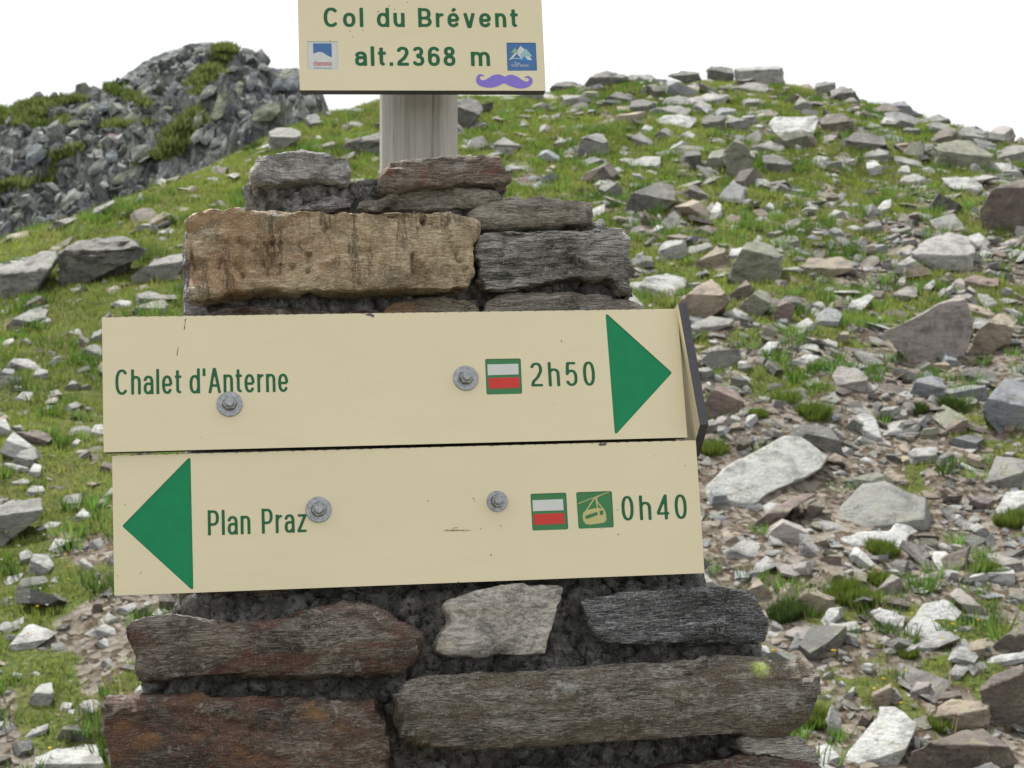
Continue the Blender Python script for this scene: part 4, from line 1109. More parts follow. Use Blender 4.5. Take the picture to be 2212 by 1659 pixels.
LAND = [  # (crop, colour, front fraction, outline, label, short phrase used to point at it, slope)
 ('A', 'p', .75, "900,118 905,58 960,46 1125,42 1135,110 960,122", 'squared pale block standing on the highest point of the right skyline', 'the skyline block'),
 ('A', 'w', .30, "1052,300 1075,276 1285,268 1297,290 1220,385 1150,378 1070,332", 'big whitish slab high on the right slope with a shadowed hollow under it', 'the high white slab'),
 ('A', 'l', .55, "1800,470 1820,400 1890,380 1975,386 2080,450 1970,512 1820,502", 'grey-green cracked boulder near the right-hand skyline', 'the cracked grey-green boulder'),
 ('A', 'l', .90, "860,430 915,370 970,410 990,470 975,560 930,572 870,520", 'upright egg-shaped lichened boulder in the middle of the right slope', 'the upright boulder'),
 ('A', 'd', .55, "410,680 440,620 590,560 650,580 642,650 560,700 430,716", 'dark humped boulder in the grass right of the cairn top', 'the dark humped boulder'),
 ('A', 'n', .80, "2015,690 2070,600 2250,540 2300,800 2110,802 2020,750", 'big dark reddish boulder at the right edge halfway up', 'the dark edge boulder'),
 ('A', 'l', .75, "865,985 960,840 1060,830 1132,900 1100,1030 1000,1042", 'large tilted grey-brown boulder with a squared outline above the sign boards', 'the tilted square boulder'),
 ('A', 'w', .25, "465,1050 500,1000 650,972 712,985 690,1040 560,1095 480,1086", 'large whitish slab in the grass just right of the cairn', 'the white slab by the cairn'),
 ('A', 't', .62, "630,1130 720,1050 810,1000 880,1085 870,1125 700,1196", 'brown boulder with a pale top above the end of the upper board', 'the brown pale-topped boulder'),
 ('A', 'p', .48, "1700,890 1760,832 1870,796 1975,815 1995,870 1982,980 1900,986 1730,912", 'big boulder with a bright top and brown front high on the right', 'the bright-topped boulder'),
 ('A', 'k', .85, "1575,1240 1700,1190 1830,1120 1940,1080 1985,1140 1980,1240 1930,1340 1850,1392 1700,1350", 'large triangular pinkish grey slab leaning on the right slope', 'the triangular slab'),
 ('B', 'r', .72, "170,740 250,610 380,650 420,720 330,810 190,802", 'reddish brown boulder right beside the edge-on board', 'the reddish boulder'),
 ('B', 'b', .55, "1820,740 1960,570 2120,600 2160,910 1950,880 1832,792", 'large bluish white boulder cut off by the right edge of the picture', 'the blue-white edge boulder'),
 ('B', 'p', .10, "172,1188 300,1100 570,960 700,890 760,900 950,1045 900,1110 800,1160 560,1235 420,1330 300,1382 250,1370", 'broad pale flat slab right of the lower sign board', 'the broad pale slab'),
 ('B', 'g', .12, "875,1425 920,1370 1100,1200 1250,1180 1400,1250 1510,1290 1552,1420 1470,1482 1200,1440 900,1476", 'broad grey flat slab sunk in the gravel on the lower right', 'the broad grey slab'),
 ('B', 'w', .12, "945,1525 1100,1480 1280,1480 1340,1410 1480,1480 1400,1512 1380,1560 1220,1602 1100,1580", 'whitish broken slab with a dark split, just below the broad grey slab', 'the split white slab'),
 ('C', 'w', .14, "1140,740 1370,500 1550,465 1662,560 1560,650 1350,740 1180,772", 'pale teardrop-shaped slab on the lower right slope', 'the teardrop slab'),
 ('C', 'n', .80, "1760,1090 1850,1000 2080,930 2200,1390 1860,1402 1780,1180", 'big dark brown boulder at the right edge near the bottom', 'the big brown boulder'),
 ('C', 'n', .62, "1270,1700 1290,1550 1450,1480 1640,1410 1800,1380 2080,1580 2100,1700", 'huge brown slab rising from the bottom right corner', 'the bottom brown slab'),
 ('C', 'w', .24, "820,1500 950,1400 1040,1310 1060,1230 1130,1215 1230,1260 1335,1350 1280,1470 1170,1620 1100,1690 850,1690", 'big whitish stepped slab at the bottom right of the cairn', 'the big white slab'),
 ('C', 't', .80, "455,480 500,430 720,400 765,420 722,570 500,592", 'tan block with a thin bright top edge right of the dark striped stone', 'the tan block'),
 ('D', 'd', .74, "540,900 600,580 720,450 1210,385 1310,440 1450,525 1390,610 1150,700 870,800 700,892", 'large layered grey outcrop with a bright cap on the left grass slope', 'the layered outcrop'),
 ('D', 'g', .55, "-120,1010 -100,700 0,660 300,600 590,530 590,600 420,800 260,960", 'layered grey slab slanting up from the left edge of the picture', 'the slanting layered slab'),
 ('D', 'g', .60, "1280,780 1400,700 1620,600 1830,556 1800,700 1650,850 1330,852", 'grey speckled boulder just left of the tan cairn stone', 'the speckled boulder'),
 ('E', 'g', .70, "-30,810 -30,655 60,635 165,620 167,670 120,720 30,772", 'big grey boulder cut by the left edge beside the lower board', 'the left edge boulder'),
 ('E', 'w', .35, "140,800 170,770 280,785 240,810 262,836 170,826", 'bright white notched stone left of the lower board arrow', 'the notched white stone'),
 ('E', 'w', .35, "25,1190 110,1100 180,1120 220,1140 130,1192 50,1212", 'large whitish pointed slab at the lower left', 'the pointed white slab'),
 ('E', 'w', .45, "120,1700 130,1620 250,1570 385,1570 412,1700", 'large bright slab at the bottom left corner touching the cairn', 'the bottom left slab'),
 ('Z', 'd', .60, "1380,790 1480,765 1570,800 1605,860 1500,980 1400,1042", 'dark rounded boulder immediately right of the wooden post', 'the boulder by the post'),
 ('Z', 'd', .62, "490,1150 650,1080 800,1040 800,1190 700,1220 520,1192", 'dark layered boulder immediately left of the wooden post', 'the boulder left of the post'),
]
MORE = """
A d .6|775,65 800,47 905,45 905,98 790,100
A g .6|1270,155 1265,118 1365,115 1360,155
A d .6|1355,180 1400,148 1440,145 1480,197 1400,197
A b .6|1598,256 1600,215 1670,200 1742,256
A d .5|225,120 270,80 330,68 420,85 440,105 300,125
A w .2|550,145 620,122 695,148 690,158 560,160
A p .8|470,185 500,128 515,150 485,188
A d .6|430,200 500,195 560,215 552,260 440,266
A g .3|590,190 650,178 740,190 700,230 560,236
A p .4|715,230 740,205 808,200 806,235 725,256
A g .6|1150,250 1165,235 1200,185 1255,215 1268,250
A w .5|1255,207 1285,203 1310,235 1260,236
A w .2|545,290 580,268 745,262 745,290 690,325 600,316
A d .6|755,285 800,262 870,270 865,330 775,346
A g .75|870,300 890,272 980,290 976,345 880,352
A n .6|1290,290 1320,260 1400,265 1432,300 1420,345 1310,361
A d .5|1370,390 1450,345 1590,345 1602,390 1500,432 1380,416
A g .2|1590,292 1592,267 1700,272 1712,302
A g .3|1735,285 1830,262 1890,290 1750,306
A n .5|1785,380 1830,335 1905,325 1922,365 1850,395 1780,406
A g .5|1905,370 1925,325 2010,320 2052,345 2040,402 1930,401
A g .5|2080,430 2150,408 2240,405 2240,482 2100,481
A p .4|2015,500 2060,480 2160,485 2192,520 2060,541
A g .7|170,440 220,370 320,335 342,400 346,440 230,461
A b .2|205,465 260,455 362,470 330,492 215,493
A g .4|440,365 480,345 546,385 540,410 460,411
A w .5|470,345 500,312 542,308 540,330 490,353
A g .5|550,350 595,322 646,350 620,376 560,371
A w .2|645,360 700,338 772,358 760,368 650,376
A p .4|425,480 500,452 580,455 576,500 520,521 440,501
A l .6|765,500 800,430 862,420 860,490 800,516
A g .4|985,410 1070,380 1136,400 1130,440 1000,441
A d .5|1025,450 1080,440 1172,480 1165,520 1060,531
A k .25|1315,450 1400,450 1466,470 1440,490 1330,481
A w .6|1495,480 1535,468 1572,495 1586,540 1510,526
A g .5|1480,440 1560,415 1622,440 1610,480 1500,466
A w .4|275,575 320,540 352,560 350,590 280,601
A g .4|340,510 385,498 412,525 350,541
A d .6|680,610 730,580 802,630 795,655 700,661
A b .7|870,590 905,555 936,610 900,626
A w .4|765,735 830,658 852,670 845,700 790,736
A w .5|1035,685 1065,658 1102,680 1095,705 1040,701
A w .25|1210,670 1290,652 1302,675 1240,696
A w .3|1515,710 1580,655 1617,645 1610,680 1560,716
A p .5|1320,720 1360,690 1406,705 1400,735 1330,736
A g .2|1775,740 1900,705 1976,800 1850,801
A w .35|1820,545 1970,545 2036,590 1980,626 1880,591
A w .4|520,795 560,760 592,770 560,801
A n .5|700,800 790,755 852,770 760,821
A p .7|560,870 590,830 697,828 695,895 600,921 562,902
A g .4|695,860 790,840 822,870 700,896
A t .6|720,940 830,858 876,880 870,935 800,971 740,961
A g .25|1060,835 1110,810 1190,812 1212,860 1080,861
A w .4|870,915 890,870 957,860 930,921
A n .7|880,1080 960,1010 1002,1050 930,1111
A l .7|935,1115 1040,1035 1077,1080 1060,1140 960,1186
A r .8|1070,1180 1115,1095 1182,1125 1140,1206
A g .4|700,1210 800,1175 907,1185 900,1215 730,1246
A p .4|850,1165 920,1130 972,1165 960,1196
A t .5|1190,960 1240,910 1400,905 1457,935 1440,960 1260,1006
A w .3|1640,890 1700,862 1722,880 1650,906
A p .3|1480,950 1560,943 1582,960 1490,969
A r .4|1910,1020 1990,985 2112,1000 2100,1030 1960,1051
A t .75|1940,1340 2010,1230 2120,1150 2182,1200 2140,1290 1960,1351
A w .2|1405,1150 1430,1110 1540,1062 1547,1080 1480,1140 1420,1161
A k .4|1590,1090 1690,1030 1742,1040 1730,1080 1600,1111
A w .3|1740,1050 1810,1005 1817,1030 1760,1066
A w .3|1810,1070 1900,1025 1897,1060 1840,1086
A g .6|1895,1095 1895,1060 1952,1050 1950,1091
A w .35|1165,1215 1240,1180 1282,1215 1240,1250 1170,1246
A p .5|1240,1125 1300,1100 1327,1140 1250,1151
A w .3|2120,1140 2230,1135 2230,1182 2160,1176
A k .35|735,1340 800,1310 872,1315 820,1351
A w .3|990,1335 1060,1290 1122,1290 1070,1340 1000,1351
A p .4|1280,1290 1330,1272 1382,1285 1370,1310 1290,1316
A w .15|1145,1380 1240,1345 1322,1335 1300,1360 1180,1393
A g .4|1170,885 1200,870 1260,885 1240,905
A p .3|960,750 1010,725 1070,730 1060,752
A w .3|1090,610 1110,592 1175,600 1165,615
A p .3|1105,640 1130,622 1215,628 1205,645
A w .3|1285,600 1310,585 1345,592 1335,612
A p .3|1405,770 1440,762 1495,775 1480,792
A g .5|620,680 650,675 672,715 640,735 600,720
A n .7|480,770 500,690 530,715 515,765
A p .3|1350,640 1400,605 1430,610 1380,650
A g .3|1660,690 1720,665 1790,680 1740,700
A p .4|1280,1060 1330,1040 1380,1050 1340,1075
B w .35|340,605 420,555 502,575 500,605
B p .7|305,850 340,795 402,800 390,861
B w .6|405,855 440,795 492,790 500,830 430,866
B k .35|930,560 960,500 1090,520 1157,575 1110,660 1000,651
B w .3|1110,650 1150,600 1237,600 1220,630 1130,661
B b .6|1390,670 1430,580 1560,555 1612,620 1590,690 1450,696
B d .35|1620,580 1780,505 1962,560 1900,610 1700,606
B b .7|1600,620 1882,620 1870,680 1800,706 1600,666
B p .5|1420,510 1490,470 1532,490 1510,530 1430,546
B t .6|1355,850 1420,815 1452,850 1440,871
B b .5|1460,850 1500,835 1532,870 1500,896
B r .7|1600,870 1640,835 1742,820 1740,880 1620,921
B p .4|960,990 1010,975 1072,1010 1070,1031 990,1026
B p .5|1380,1020 1420,985 1560,980 1582,1060 1480,1091 1390,1071
B w .4|1090,1055 1150,1035 1182,1060 1130,1086
B n .6|755,1420 800,1310 902,1270 900,1330 820,1391
B r .5|370,1470 560,1370 780,1260 862,1260 700,1350 480,1481
B p .3|735,1495 800,1500 907,1550 880,1640 745,1641
B g .4|1820,1220 1900,1040 2110,1060 2110,1200 1950,1241
B w .3|1890,1350 1960,1250 2120,1240 2120,1340 1920,1401
B w .4|1620,1400 1680,1380 1722,1400 1640,1421
B t .6|1560,1240 1650,1210 1702,1240 1680,1300 1600,1291
B b .4|1730,1180 1790,1155 1822,1200 1750,1201
B t .3|1230,1130 1290,1120 1402,1190 1380,1211 1260,1171
B t .4|260,1480 300,1470 402,1530 330,1561
B p .3|290,1610 420,1520 562,1540 500,1620 390,1660
B p .5|1740,1460 1790,1430 1862,1470 1830,1511
B p .4|1470,1590 1480,1560 1612,1620 1480,1621
B p .4|1540,1560 1600,1545 1662,1590 1600,1601
B p .3|650,880 700,850 790,855 780,875 690,885
B w .3|430,960 450,920 540,910 545,940 490,965
B p .4|850,870 910,845 990,860 940,890
B k .6|930,905 960,865 1010,870 1015,930 960,950
B p .4|1205,990 1230,950 1310,945 1330,990
B p .3|1480,1110 1580,1090 1590,1105 1500,1125
C p .3|120,300 180,220 265,155 332,230 240,270 130,321
C t .7|120,400 200,320 292,420 270,490 140,471
C k .6|1030,400 1140,290 1222,320 1230,380 1120,441
C p .3|700,290 850,260 982,250 860,291
C w .35|620,620 700,530 800,520 812,590 700,640 640,671
C p .4|650,700 700,640 900,620 932,690 850,740 700,731
C w .35|985,560 1050,530 1200,560 1252,600 1190,690 1100,661
C k .4|1540,430 1620,380 1822,540 1740,580 1640,511
C p .4|1020,770 1100,725 1182,720 1040,791
C p .3|1290,800 1400,700 1560,690 1642,740 1500,790 1330,851
C t .5|1680,830 1700,770 1822,740 1790,880 1700,901
C n .6|1860,790 1990,690 2080,620 2120,700 2120,820 1980,860
C w .4|1810,890 1900,860 2120,835 2120,900 1850,941
C p .3|1490,1030 1600,920 1690,890 1712,950 1560,1051
C t .6|1410,1350 1460,1230 1560,1180 1840,1190 1862,1290 1800,1370 1600,1402 1430,1401
C n .6|1410,1240 1500,1120 1640,1110 1642,1180 1500,1200
C w .25|680,1320 730,1170 790,1170 802,1390 730,1452 700,1440
C n .6|850,1400 950,1260 1020,1220 1032,1280 920,1381
C t .7|1000,1130 1140,1060 1152,1180 1040,1251 1010,1200
C k .6|1145,1100 1180,1080 1222,1150 1180,1211 1150,1190
C k .6|1225,1180 1320,1050 1420,1050 1442,1110 1290,1161
C p .6|795,1160 870,1085 897,1090 850,1181
C w .4|600,1510 680,1480 800,1600 822,1690 640,1690
C k .5|1800,150 1870,140 2060,190 2082,230 1990,301 1850,231
C p .5|270,680 300,620 412,630 420,680 300,711
C w .4|190,800 260,790 352,830 240,881
C w .4|730,1080 830,1015 872,1040 780,1101
C p .5|620,1170 720,1120 742,1150 660,1181
C p .4|1300,1440 1350,1430 1345,1530 1320,1560
C w .3|1600,680 1700,640 1770,640 1650,695
C p .3|1960,480 2100,450 2110,500 1980,510
C k .5|1220,330 1290,310 1340,350 1290,370
D g .5|1325,1060 1330,970 1450,930 1600,970 1740,970 1752,1010 1620,1010 1500,1082
D l .5|1250,1172 1340,1090 1500,1030 1640,1020 1682,1110 1650,1172
D w .4|1080,1060 1190,1015 1322,1030 1290,1080 1180,1101
D d .6|210,1100 260,1040 380,975 462,1010 440,1060 300,1111
D g .4|-60,1310 150,1200 300,1110 470,1090 512,1120 460,1200 300,1240 150,1291
D p .4|190,1301 230,1250 490,1200 522,1240 300,1290
D p .4|560,1370 700,1330 800,1290 832,1360 680,1381
D g .6|770,1400 800,1370 880,1400 872,1500 790,1481
D g .5|870,1430 920,1340 1010,1305 1010,1452
D g .6|790,1540 860,1480 940,1455 1010,1490 1010,1600 900,1622
D g .5|480,330 500,260 640,220 780,195 792,210 650,270 560,311
D g .5|905,180 920,120 1130,30 1132,60 1020,150 950,201
D p .3|1690,120 1840,88 1847,100 1700,136
D w .4|1720,365 1800,320 1812,350 1740,376
D g .5|970,860 1040,815 1102,840 1080,871
D w .5|1705,790 1780,765 1782,810 1750,816
D w .4|10,1450 60,1400 142,1400 130,1450 30,1481
D g .6|190,1440 260,1390 322,1430 250,1481
D d .4|1590,420 1650,390 1682,400 1620,416
D p .3|400,460 450,425 500,412 440,465
D d .5|1130,300 1170,240 1215,240 1210,290
D d .5|420,360 450,330 480,300 470,370
V d .6|1185,192 1200,178 1240,176 1262,186 1250,200
V g .5|1340,172 1365,160 1410,162 1425,176 1380,182
V d .6|1440,164 1470,154 1510,156 1520,168 1480,174
V g .4|1580,190 1620,178 1665,182 1660,200 1600,204
V g .5|1790,196 1820,186 1850,200 1845,216 1800,214
V n .5|1880,238 1915,222 1950,240 1940,258 1895,256
V g .5|2000,270 2040,262 2065,282 2030,296
V d .5|2090,300 2130,284 2170,292 2180,310 2120,316
V g .4|2150,330 2190,312 2240,318 2230,345 2170,346
V p .4|1480,215 1530,200 1580,208 1560,226 1500,228
V d .6|1300,215 1330,200 1370,206 1360,222 1320,226
V g .4|1400,240 1450,226 1500,236 1470,252 1420,252
E b .6|-20,165 0,140 20,120 60,125 57,160
E p .45|15,115 50,85 130,85 162,115 130,135 60,121
E p .5|120,155 140,120 185,130 192,155 140,166
E w .3|40,245 90,210 132,215 120,251
E g .6|235,205 280,165 312,185 290,211
E w .5|-20,390 -20,310 25,320 44,360 20,391
E n .6|30,400 60,370 160,360 207,390 160,415 60,416
E w .35|325,385 365,340 402,333 402,370 350,386
E g .5|40,480 80,440 140,425 147,470 70,511
E w .45|100,535 130,485 162,495 155,530 120,546
E p .5|95,600 120,570 165,575 182,605 130,621
E g .4|225,650 250,610 322,600 310,640 250,666
E w .4|265,705 320,660 357,685 320,711
E g .5|380,630 430,580 440,580 440,642 385,641
E p .5|100,910 125,835 190,840 212,880 150,921
E w .5|300,865 320,850 372,885 330,906
E p .5|340,820 345,785 395,775 397,800 370,826
E d .5|60,990 75,930 180,920 187,940 110,986
E p .5|355,1130 400,1105 452,1125 440,1165 370,1161
E w .4|440,1050 520,1020 532,1040 470,1071
E n .6|500,1085 540,1020 572,1050 560,1091
E p .4|570,1070 620,1040 655,1060 655,1086
E p .6|105,1400 150,1340 205,1330 207,1390 170,1431
E p .4|295,1430 320,1400 385,1395 387,1425 320,1466
E w .5|228,1435 240,1405 282,1410 260,1451
E p .4|75,1550 120,1510 190,1490 182,1520 130,1551
E w .4|250,1335 280,1315 307,1325 285,1341
E n .6|350,1050 375,1005 397,1040 370,1061
E n .6|365,525 400,480 440,490 435,526
E g .5|290,460 330,430 352,445 320,476
E w .4|262,420 295,390 312,400 280,426
E w .4|360,1180 400,1160 440,1175 410,1200
E p .4|45,560 90,545 130,552 80,575
E w .3|130,740 190,710 240,715 200,745
E p .4|380,1260 400,1240 450,1245 420,1270
E w .4|500,1370 540,1340 560,1335 560,1380
E w .5|110,1300 140,1285 160,1295 130,1310
E p .5|410,860 440,830 440,880 415,885
Z d .5|215,990 260,920 360,970 340,1000 230,1012
V g .6|578,306 580,284 604,274 630,276 652,285 648,300 620,315 590,330
V g .5|738,272 760,262 790,264 780,276 745,279
Z w .3|530,880 600,855 690,870 690,895 560,896
Z g .5|1640,1150 1760,1080 1902,1150 1800,1201
Z p .5|1470,1000 1540,955 1642,980 1560,1020 1480,1016
Z w .4|410,960 440,930 470,940 450,970
Z g .5|1690,800 1760,760 1850,770 1880,800 1780,812
Z p .5|2040,790 2070,740 2140,745 2160,770 2090,800
Z g .6|1860,1020 1900,960 1960,990 1950,1030
Z g .5|2130,1150 2200,1080 2260,1110 2200,1170
Z w .4|1400,1165 1440,1140 1490,1160 1450,1180
"""
FOOT = []
def clear_of_rocks(x, y, k=.40):
    ok = np.ones(len(x), bool)
    for cx, cy, w, d in FOOT: ok &= ~((np.abs(x - cx) < w * k) & (np.abs(y - cy) < d * k))
    return ok
rocks = []      # (object, (u, v, w, h), colour code, front fraction)
for i, L in enumerate(LAND):
    o, bb = traced_rock(L[0], L[3], L[1], L[2], seed=i + 1, rough=1.7 if 'layered' in L[4] else .45 if L[2] < .2 else .85)
    tag(o, L[4], 'rock', 'rocks on the slope'); rocks.append((o, bb))
landmarks = [(bb, L[5]) for (o, bb), L in zip(rocks, LAND)]
used = set(L[4] for L in LAND)
def point_to(u, v, skip=None):
    c = sorted(((math.hypot(u - bb[0], v - bb[1]), bb, ph) for bb, ph in landmarks if ph != skip), key=lambda a: a[0])[0]
    d, bb, ph = c; du, dv = u - bb[0], v - bb[1]
    if abs(du) > 2.2 * abs(dv): w = 'left of' if du < 0 else 'right of'
    elif abs(dv) > 2.2 * abs(du): w = 'above' if dv < 0 else 'below'
    else: w = ('above' if dv < 0 else 'below') + (' left of' if du < 0 else ' right of')
    return ('just ' if d < 95 else 'farther ' if d > 190 else '') + w, ph
def describe(bb, col, hf):
    u, v, w, h = bb; a = w * h
    sz = 'small' if a < 1500 else 'medium' if a < 5500 else 'large'
    sh = 'upright' if h > 1.15 * w else 'flat' if (w > 2.3 * h or hf <= .3) else 'blocky' if hf >= .7 else 'angular' if hf >= .45 else 'wedge-shaped'
    wd, ph = point_to(u, v)
    cands = [f'{sz} {CNAME[col]} {sh} rock {wd} {ph}']
    w2, p2 = point_to(u, v, ph)
    cands.append(f'{sz} {CNAME[col]} {sh} rock {wd} {ph}, {w2} {p2}')
    cands += [f'{sz} {CNAME[col]} {sh} rock {wd} {ph}, the {q} one' for q in ('lower', 'upper', 'wider', 'narrower', 'farther')]
    for c in cands:
        if c not in used and len(c.replace(',', '').split()) <= 16: used.add(c); return c
    for q in ('broken', 'weathered', 'half-buried'):
        c = cands[0].replace(' rock ', f' {q} rock ')
        if c not in used: used.add(c); return c
    return cands[0]
for i, line in enumerate(l for l in MORE.strip().split('\n')):
    hd, s = line.split('|'); reg, colr, hf = hd.split(); hf = float(hf)
    o, bb = traced_rock(reg, s, colr, hf, seed=100 + i)
    tag(o, describe(bb, colr, hf), 'rock', 'rocks on the slope'); rocks.append((o, bb))

# ---- hull stones: a small library used for everything smaller
def hull_bm(seed, fl):
    """a broken plate: four to six sided, top and bottom slipped and shrunk differently"""
    rr = random.Random(seed); bm = bmesh.new(); n = rr.choice((4, 4, 5, 5, 6)); a0 = rr.uniform(0, 6); wy = rr.uniform(.45, .9)
    for lev, (zz, sc) in enumerate(((-.5, rr.uniform(.7, 1.0)), (.0, 1.0), (.5, rr.uniform(.55, .95)))):
        ox, oy = rr.uniform(-.08, .08), rr.uniform(-.08, .08); tl = rr.uniform(-.35, .35) * fl
        for k in range(n):
            r = .5 * (1 + .22 * math.sin(k * 2.4 + seed)) * sc; a = a0 + 6.283 * (k + .32 * math.sin(k * 5.1 + seed * 1.7)) / n
            x, y = r * math.cos(a) + ox, r * math.sin(a) * wy + oy
            bm.verts.new((x, y, zz * fl * rr.uniform(.85, 1.1) + tl * x))
    r = bmesh.ops.convex_hull(bm, input=bm.verts)
    bmesh.ops.delete(bm, geom=[g for g in r['geom_interior'] if isinstance(g, bmesh.types.BMVert)], context='VERTS')
    bmesh.ops.dissolve_limit(bm, angle_limit=.12, verts=bm.verts, edges=bm.edges)
    return bm
LIB = []
for k in range(26):
    bm = hull_bm(k + 50, (.10, .16, .24, .42)[k % 4]); bmesh.ops.triangulate(bm, faces=bm.faces); bm.verts.index_update()
    LIB.append((np.array([v.co[:] for v in bm.verts]), np.array([[v.index for v in f.verts] for f in bm.faces]))); bm.free()

def ground_normal(x, y, e=.12):
    dzx = (H(x + e, y) - H(x - e, y)) / (2 * e); dzy = (H(x, y + e) - H(x, y - e)) / (2 * e)
    n = np.stack([-dzx, -dzy, np.ones_like(dzx)], 1); return n / np.linalg.norm(n, axis=1)[:, None]

def scatter_mesh(name, pos, nor, size, yaw, tiltv, cols, mat, lib, sink=.25):
    VV = []; FF = []; CC = []; off = 0
    which = RNG.integers(0, len(lib), len(pos))
    for li in range(len(lib)):
        s = np.nonzero(which == li)[0]
        if not len(s): continue
        v, f = lib[li]; n = nor[s] + tiltv[s]; n /= np.linalg.norm(n, axis=1)[:, None]
        a = np.stack([np.cos(yaw[s]), np.sin(yaw[s]), np.zeros(len(s))], 1); x = a - n * (a * n).sum(1)[:, None]; x /= np.linalg.norm(x, axis=1)[:, None]
        y = np.cross(n, x)
        V = v[None, :, 0, None] * x[:, None] + v[None, :, 1, None] * y[:, None] + v[None, :, 2, None] * n[:, None]
        thick = np.ptp(v[:, 2])
        V = V * size[s][:, None, None] + pos[s][:, None] + nor[s][:, None] * (size[s] * thick * (.5 - sink))[:, None, None]
        VV.append(V.reshape(-1, 3)); FF.append((f[None] + (np.arange(len(s)) * len(v))[:, None, None]).reshape(-1, 3) + off)
        CC.append(np.repeat(cols[s], len(v), 0)); off += len(s) * len(v)
    me = mesh_np(name, np.concatenate(VV), np.concatenate(FF)); add_color(me, np.concatenate(CC))
    return link(name, me, mat)

def sample_ground(n, ymin=6.2, ymax=22.5, tmin=-.48, tmax=.46):
    y = np.sqrt(RNG.uniform(ymin ** 2, ymax ** 2, n)); t = RNG.uniform(tmin, tmax, n); return t * y, y
pal_arr = np.array([PAL[c] for c in 'wppggggttknndbl'])

# individuals between the traced rocks: largest of the remaining stones
boxes = np.array([bb for o, bb in rocks])
def free_spot(u, v, r, boxes_):
    return not np.any((np.abs(boxes_[:, 0] - u) < boxes_[:, 2] * .45 + r) & (np.abs(boxes_[:, 1] - v) < boxes_[:, 3] * .45 + r * .6))
mids = []
for k in range(8):
    bm = hull_bm(900 + k, (.16, .25, .38, .6)[k % 4]); mids.append(finish_rock(bm, 1.0, 900 + k, .9, 30))
    mids[-1].materials.append(m_rock)
NEED = 300 - len(rocks); tries = 0; placed = 0
while placed < NEED and tries < 8000:
    tries += 1
    x, y = sample_ground(1, 6.8, 21.5, -.31, .31); x, y = x[0], y[0]; z = H1(x, y)
    u = 1106 + F * x / y; v = 829.5 - F * (z - EYE) / y
    if 225 < u < 1530 and 670 < v < 1290: continue
    if 400 < u < 1370 and 330 < v < 700: continue
    if 250 < u < 1760 and v > 1240: continue
    if v > 1655 or u < 5 or u > 2207: continue
    g = float(green(np.array([x]), np.array([y]))[0])
    if random.random() < (g - .35) * 1.3: continue
    w = random.uniform(26, 58)
    if not free_spot(u, v, w * .5, boxes): continue
    cc = random.choice('wwwppppgggktnr'); size = w / F * y * 1.15
    n = Vector(ground_normal(np.array([x]), np.array([y]))[0]) + Vector((random.uniform(-.35, .35), random.uniform(-.35, .35), 0)); n.normalize()
    o = link('stone', random.choice(mids), None, None, Vector((x, y, z)) + n * size * .08)
    o.rotation_mode = 'QUATERNION'
    o.rotation_quaternion = n.to_track_quat('Z', 'Y') @ Vector((0, 0, 1)).rotation_difference(Vector((0, 0, 1))) @ __import__('mathutils').Quaternion((0, 0, 1), random.uniform(0, 6.28))
    o.scale = (size, size * random.uniform(.7, 1), size)
    o.color = (*[a * random.uniform(.9, 1.08) for a in PAL[cc]], 1)
    tag(o, describe((u, v, w, w * .5), cc, .5), 'rock', 'rocks on the slope')
    boxes = np.vstack([boxes, [u, v, w, w * .5]]); placed += 1

# scree and gravel: nobody could count it
x, y = sample_ground(52000); g = grass_mask(x, y); gg = green(x, y)
keep = RNG.random(len(x)) < np.clip(1.0 - g * .93, 0, 1) * np.clip(1.25 - gg, .12, 1); keep &= clear_of_rocks(x, y); x, y = x[keep], y[keep]
size = .028 + .13 * RNG.random(len(x)) ** 5 * 1.2 + .018 * RNG.random(len(x)); size *= (y / 12) ** .35
cols = pal_arr[RNG.integers(0, len(pal_arr), len(x))] * RNG.uniform(.5, 1.12, (len(x), 1))
o = scatter_mesh('scree', np.stack([x, y, H(x, y)], 1), ground_normal(x, y), size, RNG.uniform(0, 6.28, len(x)), RNG.normal(0, .22, (len(x), 3)), cols, m_rockc, LIB)
tag(o, kind='stuff')
x, y = sample_ground(11000); gg = green(x, y)
keep = RNG.random(len(x)) < np.clip(1.12 - gg, .10, 1) * .9; keep &= clear_of_rocks(x, y, .5); x, y = x[keep], y[keep]
size = RNG.uniform(.06, .17, len(x)) * (y / 12) ** .5 * (1 + .5 * RNG.random(len(x)) ** 4)
cols = pal_arr[RNG.integers(0, len(pal_arr), len(x))] * RNG.uniform(.5, 1.12, (len(x), 1))
o = scatter_mesh('rubble', np.stack([x, y, H(x, y)], 1), ground_normal(x, y), size, RNG.uniform(0, 6.28, len(x)), RNG.normal(0, .24, (len(x), 3)), cols, m_rockc, LIB, .42)
tag(o, kind='stuff')

x, y = sample_ground(2600, 7, 22.3, -.36, .36); gg = green(x, y); t_ = x / y
keep = RNG.random(len(x)) < np.where(t_ > -.05, .62, .16) * np.clip(1.35 - gg, .3, 1); keep &= clear_of_rocks(x, y, .7); x, y = x[keep], y[keep]
size = RNG.uniform(.14, .42, len(x)) * (y / 14) ** .4
cols = pal_arr[RNG.integers(0, len(pal_arr), len(x))] * RNG.uniform(.55, 1.25, (len(x), 1))
o = scatter_mesh('slab_litter', np.stack([x, y, H(x, y)], 1), ground_normal(x, y), size, RNG.uniform(0, 6.28, len(x)), RNG.normal(0, .26, (len(x), 3)), cols, m_rockc, LIB, .34)
tag(o, kind='stuff')

